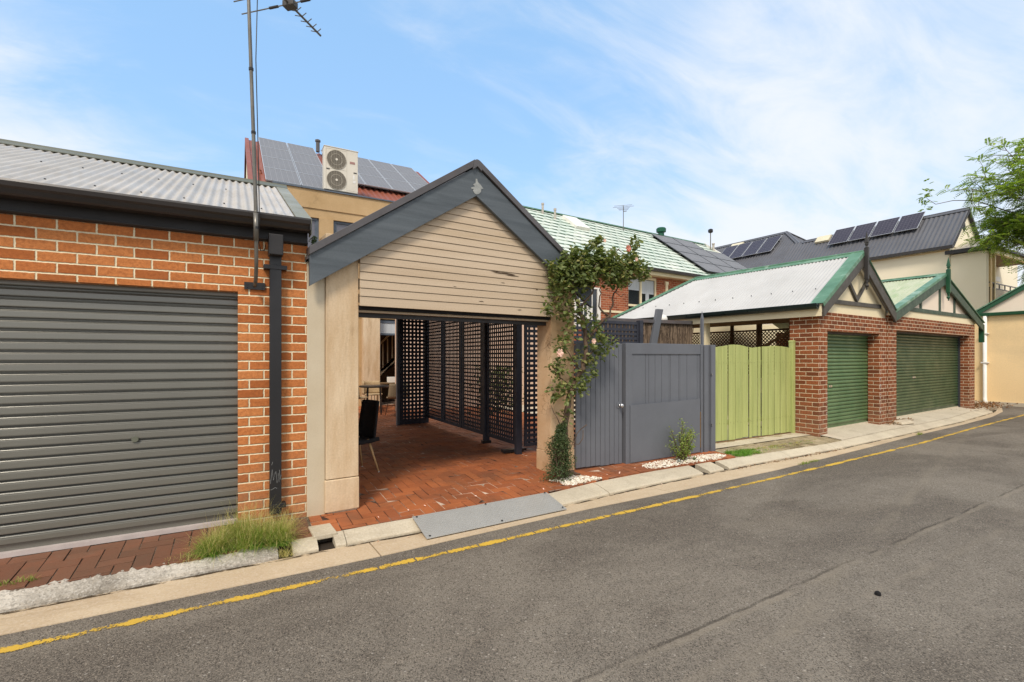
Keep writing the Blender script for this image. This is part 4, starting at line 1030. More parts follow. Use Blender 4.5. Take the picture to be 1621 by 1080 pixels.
lp = MB().hexa([(7.86, 7.9, .3), (8.04, 7.9, .3), (8.04, 7.97, .3), (7.86, 7.97, .3), (8.42, 7.9, 2.60), (8.61, 7.9, 2.60), (8.61, 7.97, 2.60), (8.42, 7.97, 2.60)]).build('leaning_post', 'gate_grey', None, bevel=.004); tag(lp, 'wide slate timber post leaning in front of the brush fence', 'post')
sp_ = MB().hexa([(6.83, 5.42, -.1), (6.87, 5.42, -.1), (6.87, 5.46, -.1), (6.83, 5.46, -.1), (6.83, 5.42, 2.14), (6.87, 5.42, 2.14), (6.87, 5.46, 2.14), (6.83, 5.46, 2.14)])
sp_.hexa([(6.83, 5.42, 2.14), (6.87, 5.42, 2.14), (6.87, 5.46, 2.14), (6.83, 5.46, 2.14), (6.848, 5.438, 2.27), (6.852, 5.438, 2.27), (6.852, 5.442, 2.27), (6.848, 5.442, 2.27)])
tag(sp_.build('spiked_post', 'gate_grey'), 'slim pointed slate post rising behind the gate posts', 'post')

# brush fence
Bf = thing('brush_fence', 'brown brushwood fence with timber capping behind the leaning slate post', 'fence', (7.0, 8.0, 0))
MB().box(0, 2.68, .02, .10, 0, 2.28).build('matting', 'brush_back', Bf)
m = MB(); rr = random.Random(5)
for i in range(2400):
    x = rr.uniform(.0, 2.7); z = rr.uniform(.8, 2.22); L_ = rr.uniform(.15, .5); dx = rr.gauss(0, .03); y = rr.uniform(-.03, .03); z1 = min(z + L_, 2.29)
    w_ = rr.uniform(.003, .006); m.face([(x - w_, y, z), (x + w_, y - .004, z), (x + dx + w_, y - .01, z1), (x + dx - w_, y, z1)])
m.build('twigs', 'brush', Bf)
MB().hexa([(-.02, -.07, 2.27), (2.72, -.07, 2.29), (2.72, .14, 2.29), (-.02, .14, 2.27), (-.02, -.07, 2.34), (2.72, -.07, 2.37), (2.72, .14, 2.37), (-.02, .14, 2.34)]).build('capping', 'cap_brown', Bf)
MB().lathe([(.12, 2.36), (.115, 2.44), (.09, 2.50), (.03, 2.53)], 2.07, .35, 14).build('roof_dome', 'white', Bf, smooth=True)

# lime green picket fence
Gf = thing('picket_fence', 'lime green paling fence with scalloped top beside the brick pier', 'fence', (7.0, 5.64, 0))
TOP = [(0, 1.66), (.55, 1.68), (.9, 1.725), (1.15, 1.72), (1.52, 1.672), (1.9, 1.70), (2.25, 1.72), (2.6, 1.70), (2.78, 1.675)]
m = MB(); x = .05; rr = random.Random(11); i = 0
ws = [.18, .19, .20, .19, .21, .205, .20, .095, .19, .10, .21, .205, .20, .20, .19, .19, .17]
for w_ in ws:
    if x + w_ > 2.80: w_ = 2.79 - x
    if w_ < .04: break
    n = 3; xs_ = [x + .011 + (w_ - .022) * k / n for k in range(n + 1)]; y0 = rr.uniform(-.012, .004); zb = -.02 + rr.uniform(-.01, .01)
    poly = [(xs_[-1], zb), (xs_[0], zb)] + [(a, interp(TOP, a) + rr.uniform(-.003, .003)) for a in xs_]
    m.prism(poly, y0, y0 + .012); x += w_
m.build('palings', 'fence_green', Gf, bevel=.003)
nm = MB(); rr = random.Random(14); xx = .05
for w_ in ws:
    for zz in (1.395, .295):
        for f_ in (.28, .72): a_, b_ = xx + w_ * f_ + rr.uniform(-.01, .01), zz + rr.uniform(-.015, .015); nm.box(a_ - .004, a_ + .004, -.0145, -.0118, b_ - .004, b_ + .004)
    xx += w_
    if xx > 2.7: break
each(nm, 'nail', 'brown_wood', Gf)
MB().box(.05, 2.79, .03, .07, 1.35, 1.44).box(.05, 2.79, .03, .07, .25, .34);each(MB().box(.05, 2.79, .03, .07, 1.35, 1.44).box(.05, 2.79, .03, .07, .25, .34), 'rail', 'fence_green', Gf)
MB().box(2.79, 2.875, -.05, .04, -.10, 1.80).prism([(2.785, 1.80), (2.88, 1.80), (2.872, 1.825), (2.85, 1.835), (2.812, 1.835), (2.79, 1.825)], -.055, .045).build('post', 'fence_green', Gf, bevel=.004)
MB().box(.05, 2.79, -.02, .03, -.13, -.03).build('sleeper', 'terracotta_tint', Gf, bevel=.008)

# ================================================================== brick twin garages with green roller doors
Rg = thing('twin_garage', 'red brown brick garages with two green roller doors and finialled gables', 'garage', (10.2, 5.17, 0), 3.2)
m = MB()
m.box(-.29, .06, 0, .23, -.16, 2.02); m.box(-.29, 2.93, 0, .23, 2.02, 2.39); m.box(2.548, 2.93, 0, .23, -.1, 2.02)
m.box(-.29, -.06, .23, .557, -.16, 2.39)
m.box(3.0, 3.447, -.02, .23, -.1, 2.13); m.box(3.0, 9.437, -.02, .23, 2.13, 2.47); m.box(8.949, 9.437, -.02, .23, -.1, 2.13)
m.box(2.93, 3.0, .05, .2, -.1, 2.4)
m.box(9.207, 9.437, .23, 5.9, -.1, 2.47); m.box(2.77, 2.93, .23, .6, -.1, 2.39)
m.build('wall', 'brick_red', Rg, bevel=.004)
MB().box(.06, 2.548, .16, .24, 1.98, 2.018).box(3.447, 8.949, .16, .24, 2.09, 2.128).build('lintel_angle', 'brown_grey', Rg)
d1 = roller_door(.06, 2.548, .0, 2.05, .245, .078, .014, 1).build('roller_door', 'door_green', Rg, smooth=True); d1['label'] = 'narrower mid green roller door'
d2 = roller_door(3.447, 8.949, .0, 2.18, .245, .078, .012, 1).build('roller_door', 'door_dgreen', Rg, smooth=True); d2['label'] = 'wider dark green roller door'
MB().box(.06, 2.548, .225, .25, -.035, .0).build('bottom_rail', 'slab', d1); MB().box(3.447, 8.949, .225, .25, -.035, .0).build('bottom_rail', 'slab', d2)
MB().box(.64, .78, .222, .232, .86, .90).box(.70, .73, .215, .222, .865, .895).build('handle', 'chrome', d1); MB().box(5.25, 5.42, .222, .232, .94, .98).box(5.36, 5.42, .21, .222, .945, .975).build('handle', 'chrome', d2)
MB().box(8.90, 8.947, .19, .24, -.03, 2.13).build('guide_rail', 'alu_dark', d2)
m = MB(); rr = random.Random(6)    # peeling sealant on the pier edges
for (x, z0, z1, n) in ((.062, .0, .95, 26), (2.552, .18, 1.2, 60)):
    for i in range(n):
        z = rr.uniform(z0, z1); a = rr.uniform(.004, .012); y = -.002; x_ = x + rr.uniform(0, .03 if x > 1 else -.01) - (.035 if x < 1 else 0)
        m.face([(x_, y, z), (x_ + a, y - .001, z + a * .3), (x_ + a * .8, y - .002, z + a * 2), (x_ - a * .3, y - .001, z + a * 1.6)])
m.build('sealant', 'paper', Rg)
# gables
def gslope(x, pts): return interp(pts, x)
g1 = [(-.36, 2.50), (1.41, 3.66), (3.12, 2.52)]; g2 = [(3.12, 2.52), (6.56, 3.68), (10.05, 2.50)]
gb = MB().prism([(-.28, 2.39), (2.95, 2.39), (2.95, 2.60), (1.41, 3.62), (-.28, 2.5)], .03, .06).build('gable_sheet', 'cream', Rg)
gb2 = MB().prism([(3.05, 2.47), (9.43, 2.47), (9.43, 2.66), (6.56, 3.64), (3.05, 2.52)], .01, .04).build('gable_sheet', 'cream_gable', Rg)
MB().box(3.05, 9.43, -.01, .009, 2.47, 2.64).build('gable_base_board', 'cream', Rg)
def barges(name, pts, mat, depth, y0, th=.04):
    for (a, b), (c, d) in zip(pts, pts[1:]):
        MB().prism([(a, b), (c, d), (c, d - depth), (a, b - depth)] if a < 0 or True else 0, y0, y0 + th).build(name, mat, Rg, bevel=.003)
barges('barge_board', g1, 'brown_grey', .225, -.13); barges('barge_board', g2, 'green_grey', .215, -.10)
tr = MB()
tr.bar((.10, 2.62), (2.62, 2.645), .085, (-.01, .03)); tr.bar((.86, 3.20), (1.40, 2.70), .075, (-.02, .03)); tr.bar((1.94, 3.20), (1.37, 2.70), .075, (-.012, .03))
tr.build('gable_timber', 'brown_grey', Rg)
tr = MB(); tr.bar((3.75, 2.675), (9.35, 2.70), .10, (-.03, .01))
for x, zt in ((5.05, 3.10), (6.45, 3.5), (7.64, 3.20)): tr.box(x - .05, x + .05, -.02, .01, 2.73, zt)
tr.build('gable_timber', 'green_grey', Rg)
def finial(x, zb, zt, y, mat, w=.036):
    m = MB().box(x - w, x + w, y - w, y + w, zb + .22, zt - .34)
    m.lathe([(w * 1.35, zt - .34), (w * .8, zt - .32), (w * .5, zt - .30), (w * .95, zt - .27), (w * .95, zt - .25), (w * .5, zt - .235)], x, y, 10)
    k = w * .95; m.hexa([(x - k, y - k, zt - .235), (x + k, y - k, zt - .235), (x + k, y + k, zt - .235), (x - k, y + k, zt - .235), (x - .004, y - .004, zt), (x + .004, y - .004, zt), (x + .004, y + .004, zt), (x - .004, y + .004, zt)])
    m.lathe([(.006, zb), (.018, zb + .02), (.012, zb + .045), (.04, zb + .08), (.04, zb + .10), (.02, zb + .13), (.028, zb + .16), (w * .9, zb + .22)], x, y, 10)
    return m.build('finial', mat, Rg, bevel=.003)
finial(1.41, 2.92, 4.15, -.17, 'finial_dark'); finial(6.60, 3.02, 4.20, -.145, 'green_trim', .042)
# roof one: white left slope with hipped back end, right slope to the valley
V1 = Vector((1.77, 0, 1.18))
def top1(u): return 1 if u <= 4.12 else max(0, 1 - (u - 4.12) / 1.75)
corr((-.42, -.12, 2.515), (0, 1, 0), (1.83, 0, 1.21), 5.86, top=lambda u: min(1, top1(u) + 0), amp=.012).build('roof', 'roof_white', Rg, smooth=True)
corr((3.13, -.12, 2.56), (0, 1, 0), (-1.72, 0, 1.165), 5.86, top=lambda u: min(1, top1(u))).build('roof', 'roof_white', Rg, smooth=True)
corr((-.42, 5.75, 2.515), (1, 0, 0), (0, -1.75, 1.21), 3.55, top=lambda u: max(0, min(u, 3.55 - u) / 1.775)).build('roof', 'roof_white', Rg, smooth=True)
m = MB()
def cap(a, b, w, mb, lift=.014, n=None):
    a, b = Vector(a), Vector(b); d = (b - a).normalized(); side = d.cross(Vector((0, 0, 1))).normalized()
    return a, b, side
m = MB()
for i in range(11):
    for fr in (.30,):
        x, y, z = -.42 + 1.83 * fr, .25 + i * .456, 2.515 + 1.21 * fr + .018; m.box(x - .008, x + .008, y - .007, y + .007, z - .01, z + .008)
each(m, 'screw', 'fascia_dark', Rg)
m = MB()
def fold(mb, a, b, w, drop, lift=.02):
    a, b = Vector(a), Vector(b); d = (b - a).normalized(); s_ = Vector((0, 0, 1)).cross(d).normalized(); up = Vector((0, 0, lift))
    for sg in (1, -1):
        p, q = a + s_ * w * sg - Vector((0, 0, drop)), b + s_ * w * sg - Vector((0, 0, drop))
        mb.hexa([a + up, b + up, q + up, p + up, a + up * 1.5, b + up * 1.5, q + up * 1.5, p + up * 1.5] if sg > 0 else [a + up, p + up, q + up, b + up, a + up * 1.5, p + up * 1.5, q + up * 1.5, b + up * 1.5])
    mb.tube([a + up * 1.3, b + up * 1.3], .028, 8)
rc = MB(); fold(rc, (1.41, -.12, 3.72), (1.41, 4.0, 3.72), .13, .087); rc.build('ridge_capping', 'cap_green', Rg)
for x in (-.42,):
    rc = MB(); fold(rc, (1.41, 4.0, 3.72), (-.42, 5.75, 2.52), .12, .035); rc.build('hip_capping', 'cap_green', Rg)
rc = MB(); fold(rc, (1.41, 4.0, 3.72), (3.15, 5.75, 2.52), .12, .035); rc.build('hip_capping', 'cap_green', Rg)
m = MB(); V_ = Vector((1.83, 0, 1.21)); P_ = Vector((-.42, 0, 2.515)); N_ = Vector((-1.21, 0, 1.83)).normalized()
a = [P_ + Vector((0, -.14, 0)) + N_ * .02, P_ + Vector((0, .10, 0)) + N_ * .02, P_ + V_ + Vector((0, .10, 0)) + N_ * .02, P_ + V_ + Vector((0, -.14, 0)) + N_ * .02]
m.hexa(a + [q + N_ * .008 for q in a]); m.hexa([q - N_ * .07 for q in (a[0], a[0] + Vector((0, .01, 0)), a[3] + Vector((0, .01, 0)), a[3])] + [a[0], a[0] + Vector((0, .01, 0)), a[3] + Vector((0, .01, 0)), a[3]])
V2_ = Vector((-1.72, 0, 1.165)); P2_ = Vector((3.13, 0, 2.56)); N2 = Vector((1.165, 0, 1.72)).normalized()
a = [P2_ + Vector((0, -.14, 0)) + N2 * .02, P2_ + V2_ + Vector((0, -.14, 0)) + N2 * .02, P2_ + V2_ + Vector((0, .10, 0)) + N2 * .02, P2_ + Vector((0, .10, 0)) + N2 * .02]
m.hexa(a + [q + N2 * .008 for q in a]); m.build('verge_capping', 'cap_green', Rg)
# roof two
corr((3.13, -.08, 2.56), (0, 1, 0), (3.43, 0, 1.16), 6.1, amp=.015).build('roof', 'roof_pgreen', Rg, smooth=True)
corr((10.06, -.08, 2.53), (0, 1, 0), (-3.5, 0, 1.19), 6.1).build('roof', 'roof_pgreen', Rg, smooth=True)
rc = MB(); fold(rc, (6.56, -.10, 3.735), (6.56, 6.0, 3.735), .13, .045); rc.build('ridge_capping', 'cap_green', Rg)
m = MB(); P_ = Vector((3.13, 0, 2.56)); V_ = Vector((3.43, 0, 1.16)); N_ = Vector((-1.16, 0, 3.43)).normalized()
a = [P_ + Vector((0, -.12, 0)) + N_ * .02, P_ + Vector((0, .05, 0)) + N_ * .02, P_ + V_ + Vector((0, .05, 0)) + N_ * .02, P_ + V_ + Vector((0, -.12, 0)) + N_ * .02]
m.hexa(a + [q + N_ * .02 for q in a]); m.hexa([Vector((q.x, q.y, q.z - .05)) for q in (a[0], a[0] + Vector((0, .02, 0)), a[3] + Vector((0, .02, 0)), a[3])] + [a[0], a[0] + Vector((0, .02, 0)), a[3] + Vector((0, .02, 0)), a[3]])
P_ = Vector((10.06, 0, 2.53)); V_ = Vector((-3.5, 0, 1.19)); N_ = Vector((1.19, 0, 3.5)).normalized()
a = [P_ + Vector((0, -.12, 0)) + N_ * .02, P_ + V_ + Vector((0, -.12, 0)) + N_ * .02, P_ + V_ + Vector((0, .05, 0)) + N_ * .02, P_ + Vector((0, .05, 0)) + N_ * .02]
m.hexa(a + [q + N_ * .02 for q in a]); m.build('verge_capping', 'cap_green', Rg)
MB().box(10.0, 10.09, -.1, .02, 1.95, 2.5).build('gutter_end', 'green_trim', Rg)
# left eave: gutter, fascia, open carport side with posts and lattice
m = MB().prism([(-.40, 2.51), (-.41, 2.44), (-.44, 2.425), (-.50, 2.43), (-.53, 2.47), (-.545, 2.53), (-.535, 2.535), (-.525, 2.50), (-.49, 2.47), (-.42, 2.45), (-.415, 2.52)], -.06, 5.85); 
m.build('gutter', paint('dark_green_gutter', lin(34, 46, 44), lin(28, 38, 36), .3, 3), Rg)
MB().box(-.40, -.375, -.09, 5.85, 2.29, 2.53).build('fascia', 'cream', Rg)
MB().hexa([(-.37, .0, 2.31), (-.29, .0, 2.31), (-.29, 5.8, 2.31), (-.37, 5.8, 2.31), (-.37, 0, 2.33), (-.29, 0, 2.33), (-.29, 5.8, 2.33), (-.37, 5.8, 2.33)]).build('soffit', 'cream', Rg)
MB().box(-.29, -.19, .56, 5.7, 2.33, 2.46).build('eave_beam', 'cream', Rg)
for y in (2.50, 5.6): MB().box(-.29, -.12, y, y + .17, -.1, 2.33).build('post', 'cream', Rg, bevel=.004)
m = MB().box(2.80, 2.88, .6, 5.8, 2.42, 2.58).box(2.80, 2.88, 1.95, 2.07, -.1, 2.42).box(2.80, 2.88, .6, 5.8, 1.2, 1.3)
m.prism([(2.0, 2.28), (2.07, 2.18), (3.35, 1.45), (3.30, 1.58)], 2.80, 2.85, lambda a, b, x: (x, a, b))
m.box(-.1, 2.8, 5.70, 5.8, 2.3, 2.45).box(2.80, 2.9, 5.6, 5.75, -.1, 2.42)
m.build('inner_frame', 'brown_wood', Rg)
lt = MB()   # diagonal lattice between the two bays
for (ya, yb_) in ((.75, 1.85), (2.15, 2.95), (3.0, 3.75), (3.85, 4.7), (4.75, 5.55)):
    za, zb_ = 1.05, 2.22; pitch = .10
    for sgn in (1, -1):
        c = -2.0
        while c < 6:
            # line z - za = sgn*(y - ya) + c
            pts = []
            y = ya if sgn > 0 else ya
            def zz(y): return za + sgn * (y - ya) + c
            lo_, hi_ = ya, yb_
            ys = sorted([(za - za - c) / sgn + ya, (zb_ - za - c) / sgn + ya]); lo_ = max(lo_, ys[0]); hi_ = min(hi_, ys[1])
            if hi_ - lo_ > .01:
                w_ = .020; x = 2.84 + .006 * sgn
                lt.face([(x, lo_, zz(lo_) - w_), (x, hi_, zz(hi_) - w_), (x, hi_, zz(hi_) + w_), (x, lo_, zz(lo_) + w_)])
            c += pitch
    for z in (za - .05, zb_): lt.box(2.82, 2.86, ya, yb_, z, z + .05)
    lt.box(2.82, 2.86, ya - .1, ya, .9, 2.42); lt.box(2.82, 2.86, yb_, yb_ + .1, .9, 2.42)
lt.build('diagonal_lattice', 'lattice_brown', Rg)
tag(MB().face([(10.0, 5.72, -.02), (20.0, 6.3, -.02), (20, 14, -.02), (9.7, 14, -.02)]).build('garage_floor', 'slab'), kind='structure')

# ================================================================== cream building across the end of the lane
K = thing('cream_garage', 'low cream rendered building with bottle green gable trim at the lane end', 'building', (22.5, 0, 0))
MB().box(0, 3.4, -.6, 7.4, -.4, 3.02).prism([(-.6, 3.02), (7.4, 3.02), (6.6, 3.02), (3.4, 5.15), (.2, 3.02)], 0, .2, lambda a, b, x: (x, a, b)).build('wall', 'cream_side', K)
MB().prism([(.3, 3.0), (6.55, 3.0), (3.4, 5.10)], -.012, -.003, lambda a, b, x: (x, a, b)).build('gable_sheet', 'cream_gable', K)
m = MB()
sl_ = .656
for a, b, c, d in ((6.85, 2.80, 3.4, 5.06), (-.05, 2.80, 3.4, 5.06)):
    m.prism([(a, b), (c, d), (c, d - .13), (a, b - .02), ] if False else [(a, b), (c, d), (c, d - .14), (a + (.2 if a < 3 else -.2), b)], -.10, -.05, lambda p, q_, x: (x, p, q_))
m.build('barge_board', 'green_trim', K)
m = MB()
for a in (6.85, -.05):
    m.prism([(a, 2.82), (3.4, 5.08), (3.4, 5.12), (a, 2.86)], -.13, 3.5, lambda p, q_, x: (x, p, q_))
m.build('roof', 'cap_green', K)
MB().prism([(-.005, 2.90), (-.12, 2.90), (-.14, 3.01), (-.005, 3.01)], .2, 6.75, lambda a, b, y: (a, y, b)).build('gutter', 'green_trim', K, bevel=.01)
dpk = MB().tube([(-.08, 6.22, 2.9), (-.08, 6.22, .12), (-.14, 6.20, .02), (-.26, 6.15, -.06)], .055, 12).build('downpipe', 'white', K, smooth=True)
MB().box(-.15, -.0, 6.13, 6.31, 1.28, 1.32).box(-.15, -.0, 6.13, 6.31, 2.28, 2.32);_m = MB().box(-.15, -.0, 6.13, 6.31, 1.28, 1.32).box(-.15, -.0, 6.13, 6.31, 2.28, 2.32); each(_m, 'pipe_clip', 'white', dpk)
MB().box(-.03, .0, -.5, 6.75, -.4, -.03).build('plinth', 'slab', K)

# ================================================================== big blue-grey roofed building
D = thing('apartment_house', 'tall cream two storey house with blue grey steel roofs and side verandah', 'house', (28, 0, 0))
m = MB(); m.box(0, 9, 8.95, 26, -.4, 6.5); m.build('wall', 'cream_big', D)
MB().prism([(-.02, 6.5), (3.55, 6.5), (3.50, 6.80), (1.8, 8.36), (.05, 6.62)], 8.93, 9.1).build('gable_wall', 'cream_big', D)
vm = MB()
for i in range(9):
    z = 7.36 + i * .05; hw = .13 * sin(pi * (i + .5) / 9) + .03; vm.box(1.55 - hw, 1.55 + hw, 8.90, 8.925, z, z + .03)
vm.build('louvre_vent', 'fascia_dark', D)
w1 = corr((-.18, 8.80, 6.44), (0, 1, 0), (1.98, 0, 2.02), 8.2, pitch=.19, amp=.016, trap=True); w1.build('roof', 'roof_grey', D)
corr((3.9, 8.80, 6.44), (0, 1, 0), (-2.1, 0, 2.02), 8.2, pitch=.19, amp=.016, trap=True).build('roof', 'roof_grey', D)
rc = MB(); fold(rc, (1.8, 8.78, 8.47), (1.8, 16.4, 8.47), .16, .14); rc.build('ridge_capping', 'roof_grey', D)
m = MB()
for a, b in (((-.2, 6.40), (1.8, 8.44)), ((3.92, 6.40), (1.8, 8.44))): m.prism([a, b, (b[0], b[1] - .14), (a[0] + (.14 if a[0] < 0 else -.14), a[1])], 8.78, 8.82)
each(m, 'verge_trim', 'fascia_dark', D)
MB().box(-.30, -.17, 8.75, 26, 6.36, 6.50).build('gutter', 'gutter_black', D)
MB().box(-.02, -.002, 8.95, 26, 6.30, 6.34).build('wall_moulding', 'cream_side', D)
# hipped block further back
e1, e2, y0 = -.1, 7.1, 14.3
def hp(u): return min(1, max(0, u / 4.0))
corr((-.1, y0, 6.42), (0, 1, 0), (3.6, 0, 3.28), 12, pitch=.19, amp=.016, trap=True, top=lambda u: min(1, u / 4.1 + .001)).build('roof', 'roof_grey', D)
corr((-.1, y0, 6.42), (1, 0, 0), (0, 4.1, 3.28), 7.2, pitch=.19, amp=.016, trap=True, top=lambda u: min(u, 7.2 - u) / 3.6).build('roof', 'roof_grey', D)
corr((7.1, y0, 6.42), (0, 1, 0), (-3.6, 0, 3.28), 12, pitch=.19, amp=.016, trap=True, top=lambda u: min(1, u / 4.1 + .001)).build('roof', 'roof_grey', D)
rc = MB(); fold(rc, (3.5, 18.4, 9.72), (3.5, 26.2, 9.72), .16, .13); rc.build('ridge_capping', 'roof_grey', D)
rc = MB(); fold(rc, (-.1, y0, 6.44), (3.5, 18.4, 9.72), .14, .05, .03); rc.build('hip_capping', 'roof_grey', D)
rc = MB(); fold(rc, (7.1, y0, 6.44), (3.5, 18.4, 9.72), .14, .05, .03); rc.build('hip_capping', 'roof_grey', D)
# skylights
for (yy, b, base, V_, wd) in ((14.75, .90, (-.18, 6.44), (1.98, 2.02), .75), (21.3, .90, (-.1, 6.42), (3.6, 3.28), .9)):
    n_ = Vector((-V_[1], 0, V_[0])).normalized(); p = Vector((base[0] + V_[0] * b, yy, base[1] + V_[1] * b)) + n_ * .02; v_ = Vector((V_[0], 0, V_[1])).normalized() * .5
    a = [p - v_ * .5, p - v_ * .5 + Vector((0, wd, 0)), p + v_ * .5 + Vector((0, wd, 0)), p + v_ * .5]
    if (a[1] - a[0]).cross(a[3] - a[0]).dot(n_) < 0: a = [a[0], a[3], a[2], a[1]]
    m = MB().hexa(a + [q + n_ * .12 for q in a]); m.build('skylight', paint('cream_skylight', lin(226, 216, 184), None, .4, 3), D)
# verandah wing
m = MB().box(.05, .35, 7.74, 8.94, -.4, 6.1); m.build('wing_wall', 'cream_big', D)
MB().box(-.15, 6.2, 7.45, 8.94, 6.16, 6.26).box(-.22, -.15, 7.4, 9.05, 6.10, 6.27).build('verandah_roof', 'fascia_dark', D)
MB().prism([(.0, 6.26), (3.0, 6.26), (1.2, 6.72)], 8.0, 8.9).build('roof_pitch', 'zinc', D)
MB().box(.36, 6.2, 7.50, 8.94, 6.12, 6.15).build('verandah_ceiling', 'brown_wood', D)
MB().box(.36, 6.2, 7.6, 8.94, 3.5, 3.7).build('verandah_floor', 'cream_side', D)
MB().box(.42, .60, 7.70, 7.84, 3.7, 6.12).build('verandah_post', 'cream_side', D); MB().box(.95, 1.05, 7.70, 7.84, 3.7, 6.12).build('verandah_post', 'cream', D); MB().box(5.9, 6.05, 7.70, 7.84, -.4, 6.12).build('verandah_post', 'cream', D)
MB().box(.36, 6.2, 7.55, 7.68, 5.98, 6.12).build('verandah_beam', 'cream', D)
MB().box(.6, 6.2, 8.90, 8.94, 5.35, 5.6).build('sky_gap_band', 'white', D)  # white strip stands in for bright sky seen through a gap
m = MB().box(.36, 6.0, 7.72, 7.76, 4.72, 4.76).box(.36, 6.0, 7.72, 7.76, 4.50, 4.53).box(.36, 6.0, 7.72, 7.76, 3.85, 3.88)
for i in range(46): m.box(.4 + i * .12, .415 + i * .12, 7.73, 7.745, 3.88, 4.5)
for i in range(8): m.box(.9 + i * .7, .93 + i * .7, 7.72, 7.76, 4.53, 4.72)
m.build('railing', 'cap_brown', D)
for i in range(4):
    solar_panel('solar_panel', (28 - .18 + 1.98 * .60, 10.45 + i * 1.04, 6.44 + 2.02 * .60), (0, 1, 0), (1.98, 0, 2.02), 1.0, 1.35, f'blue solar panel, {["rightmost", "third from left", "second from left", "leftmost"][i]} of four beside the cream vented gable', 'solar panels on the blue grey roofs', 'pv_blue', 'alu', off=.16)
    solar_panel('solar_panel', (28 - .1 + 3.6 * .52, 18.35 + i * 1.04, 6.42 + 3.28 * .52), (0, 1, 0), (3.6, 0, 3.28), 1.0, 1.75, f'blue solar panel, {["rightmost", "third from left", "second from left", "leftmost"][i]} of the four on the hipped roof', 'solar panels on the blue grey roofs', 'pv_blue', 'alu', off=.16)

# ================================================================== house with faded green tiles
T = thing('green_roof_house', 'red brick house with long faded green tile roof behind the brush fence', 'house', (13, 14, 0), 3.4)
m = MB(); m.box(-4, .34, 0, .25, -.3, 4.95); m.box(2.04, 9.9, 0, .25, -.3, 4.95); m.box(.34, 2.04, 0, .25, 4.72, 4.95); m.box(.34, 2.04, 0, .25, -.3, 2.75)
m.box(-4, -3.75, .25, 7, -.3, 4.95); m.box(9.65, 9.9, .25, 7, -.3, 4.95); m.box(-4, 9.9, 6.75, 7, -.3, 4.95)
m.prism([(0, 4.95), (7, 4.95), (3.5, 7.6)], 9.65, 9.9, lambda a, b, x: (x, a, b)); m.prism([(0, 4.95), (7, 4.95), (3.5, 7.6)], -4, -3.75, lambda a, b, x: (x, a, b))
m.build('wall', 'brick_house', T)
MB().box(-1.16, .34, -.03, -.003, 3.18, 3.26).build('string_course', 'cream', T)
LS = sqrt(3.8 ** 2 + 2.8 ** 2)
m = MB(); rows = []; nr = int(LS / .37) + 1; yv, zv = 3.8 / LS, 2.8 / LS
for i in range(nr):   # stepped tile courses
    s0, s1 = i * .37, min((i + 1) * .37, LS)
    for s_, l_ in ((s0, .03), (s1, .006)):
        rows.append([(x, -.3 + s_ * yv - l_ * zv, 5.0 + s_ * zv + l_ * yv) for x in [-4.2 + .3 * k for k in range(49)]])
m.sheet(rows)
m.build('roof', 'tiles', T, uvf=lambda c: (c.x, (c.y + .3) / yv))
MB().sheet([[(x, 7.3, 5.0) for x in (-4.2, 10.2)], [(x, 3.5, 7.8) for x in (-4.2, 10.2)]]).build('rear_roof', 'tiles', T, uvf=lambda c: (c.x, c.y))
rc = MB(); fold(rc, (-4.2, 3.5, 7.83), (10.2, 3.5, 7.83), .12, .06); rc.build('ridge_capping', 'cap_green', T)
m = MB(); m.hexa([(10.2, -.33, 4.96), (10.3, -.33, 4.96), (10.3, 3.5, 7.80), (10.2, 3.5, 7.80), (10.2, -.33, 5.08), (10.3, -.33, 5.08), (10.3, 3.5, 7.92), (10.2, 3.5, 7.92)]); m.build('verge_trim', 'white', T)
MB().box(-4.2, 10.2, -.45, -.3, 4.90, 5.02).build('gutter', 'gutter_black', T); MB().box(-4.2, 10.2, -.30, -.27, 4.76, 4.97).build('fascia', 'cream', T); MB().box(-4.2, 10.2, -.27, 0, 4.76, 4.78).build('soffit', 'cream', T)
f = MB().box(.34, 2.04, .05, .14, 4.62, 4.72).box(.34, 2.04, .05, .14, 3.50, 3.58).box(.34, 2.04, .02, .14, 2.75, 2.83).box(.34, .40, .05, .14, 2.83, 4.62).box(1.97, 2.04, .05, .14, 2.83, 4.62).box(1.10, 1.17, .05, .14, 2.83, 4.62)
wf = f.build('window_frame', 'cream', T)
MB().box(.40, 1.97, .11, .12, 2.83, 4.62).build('pane', 'glass', wf)
MB().box(1.2, 1.93, .10, .106, 4.05, 4.60).box(1.45, 1.65, .10, .105, 3.58, 4.05).box(.42, 1.08, .10, .105, 4.15, 4.60).build('blind', 'curtain', wf)
f = MB().box(-2.45, -1.2, -.07, -.004, 4.0, 4.06).box(-2.45, -2.38, -.07, -.004, 2.6, 4.0).box(-1.35, -1.2, -.07, -.004, 2.6, 4.0).box(-1.85, -1.60, -.07, -.004, 2.6, 4.0).box(-2.38, -1.35, -.07, -.004, 2.6, 2.7)
for z in (2.95, 3.2, 3.45, 3.7): f.box(-2.38, -1.85, -.05, -.01, z, z + .03)
for x in (-2.22, -2.03): f.box(x, x + .03, -.048, -.012, 2.7, 4.0)
wf2 = f.build('window_frame', 'white', T); wf2['label'] = 'white window with small glazing bars behind the rose'; MB().box(-2.38, -1.35, -.03, -.02, 2.7, 4.0).build('pane', 'glass', wf2)
MB().box(2.52, 2.64, -.06, -.003, 3.0, 4.55).box(2.49, 2.67, -.07, -.003, 4.5, 4.62).build('wall_pipe', 'cream', T)
rv = Vector((0, yv, zv)); rn = Vector((0, -zv, yv))
def onroof(x, s_): return Vector((x, -.3, 5.0)) + rv * s_ * LS
p = onroof(-.38, .68); q = [p, p + Vector((.78, 0, 0)), p + Vector((.78, 0, 0)) + rv * 1.15, p + rv * 1.15]
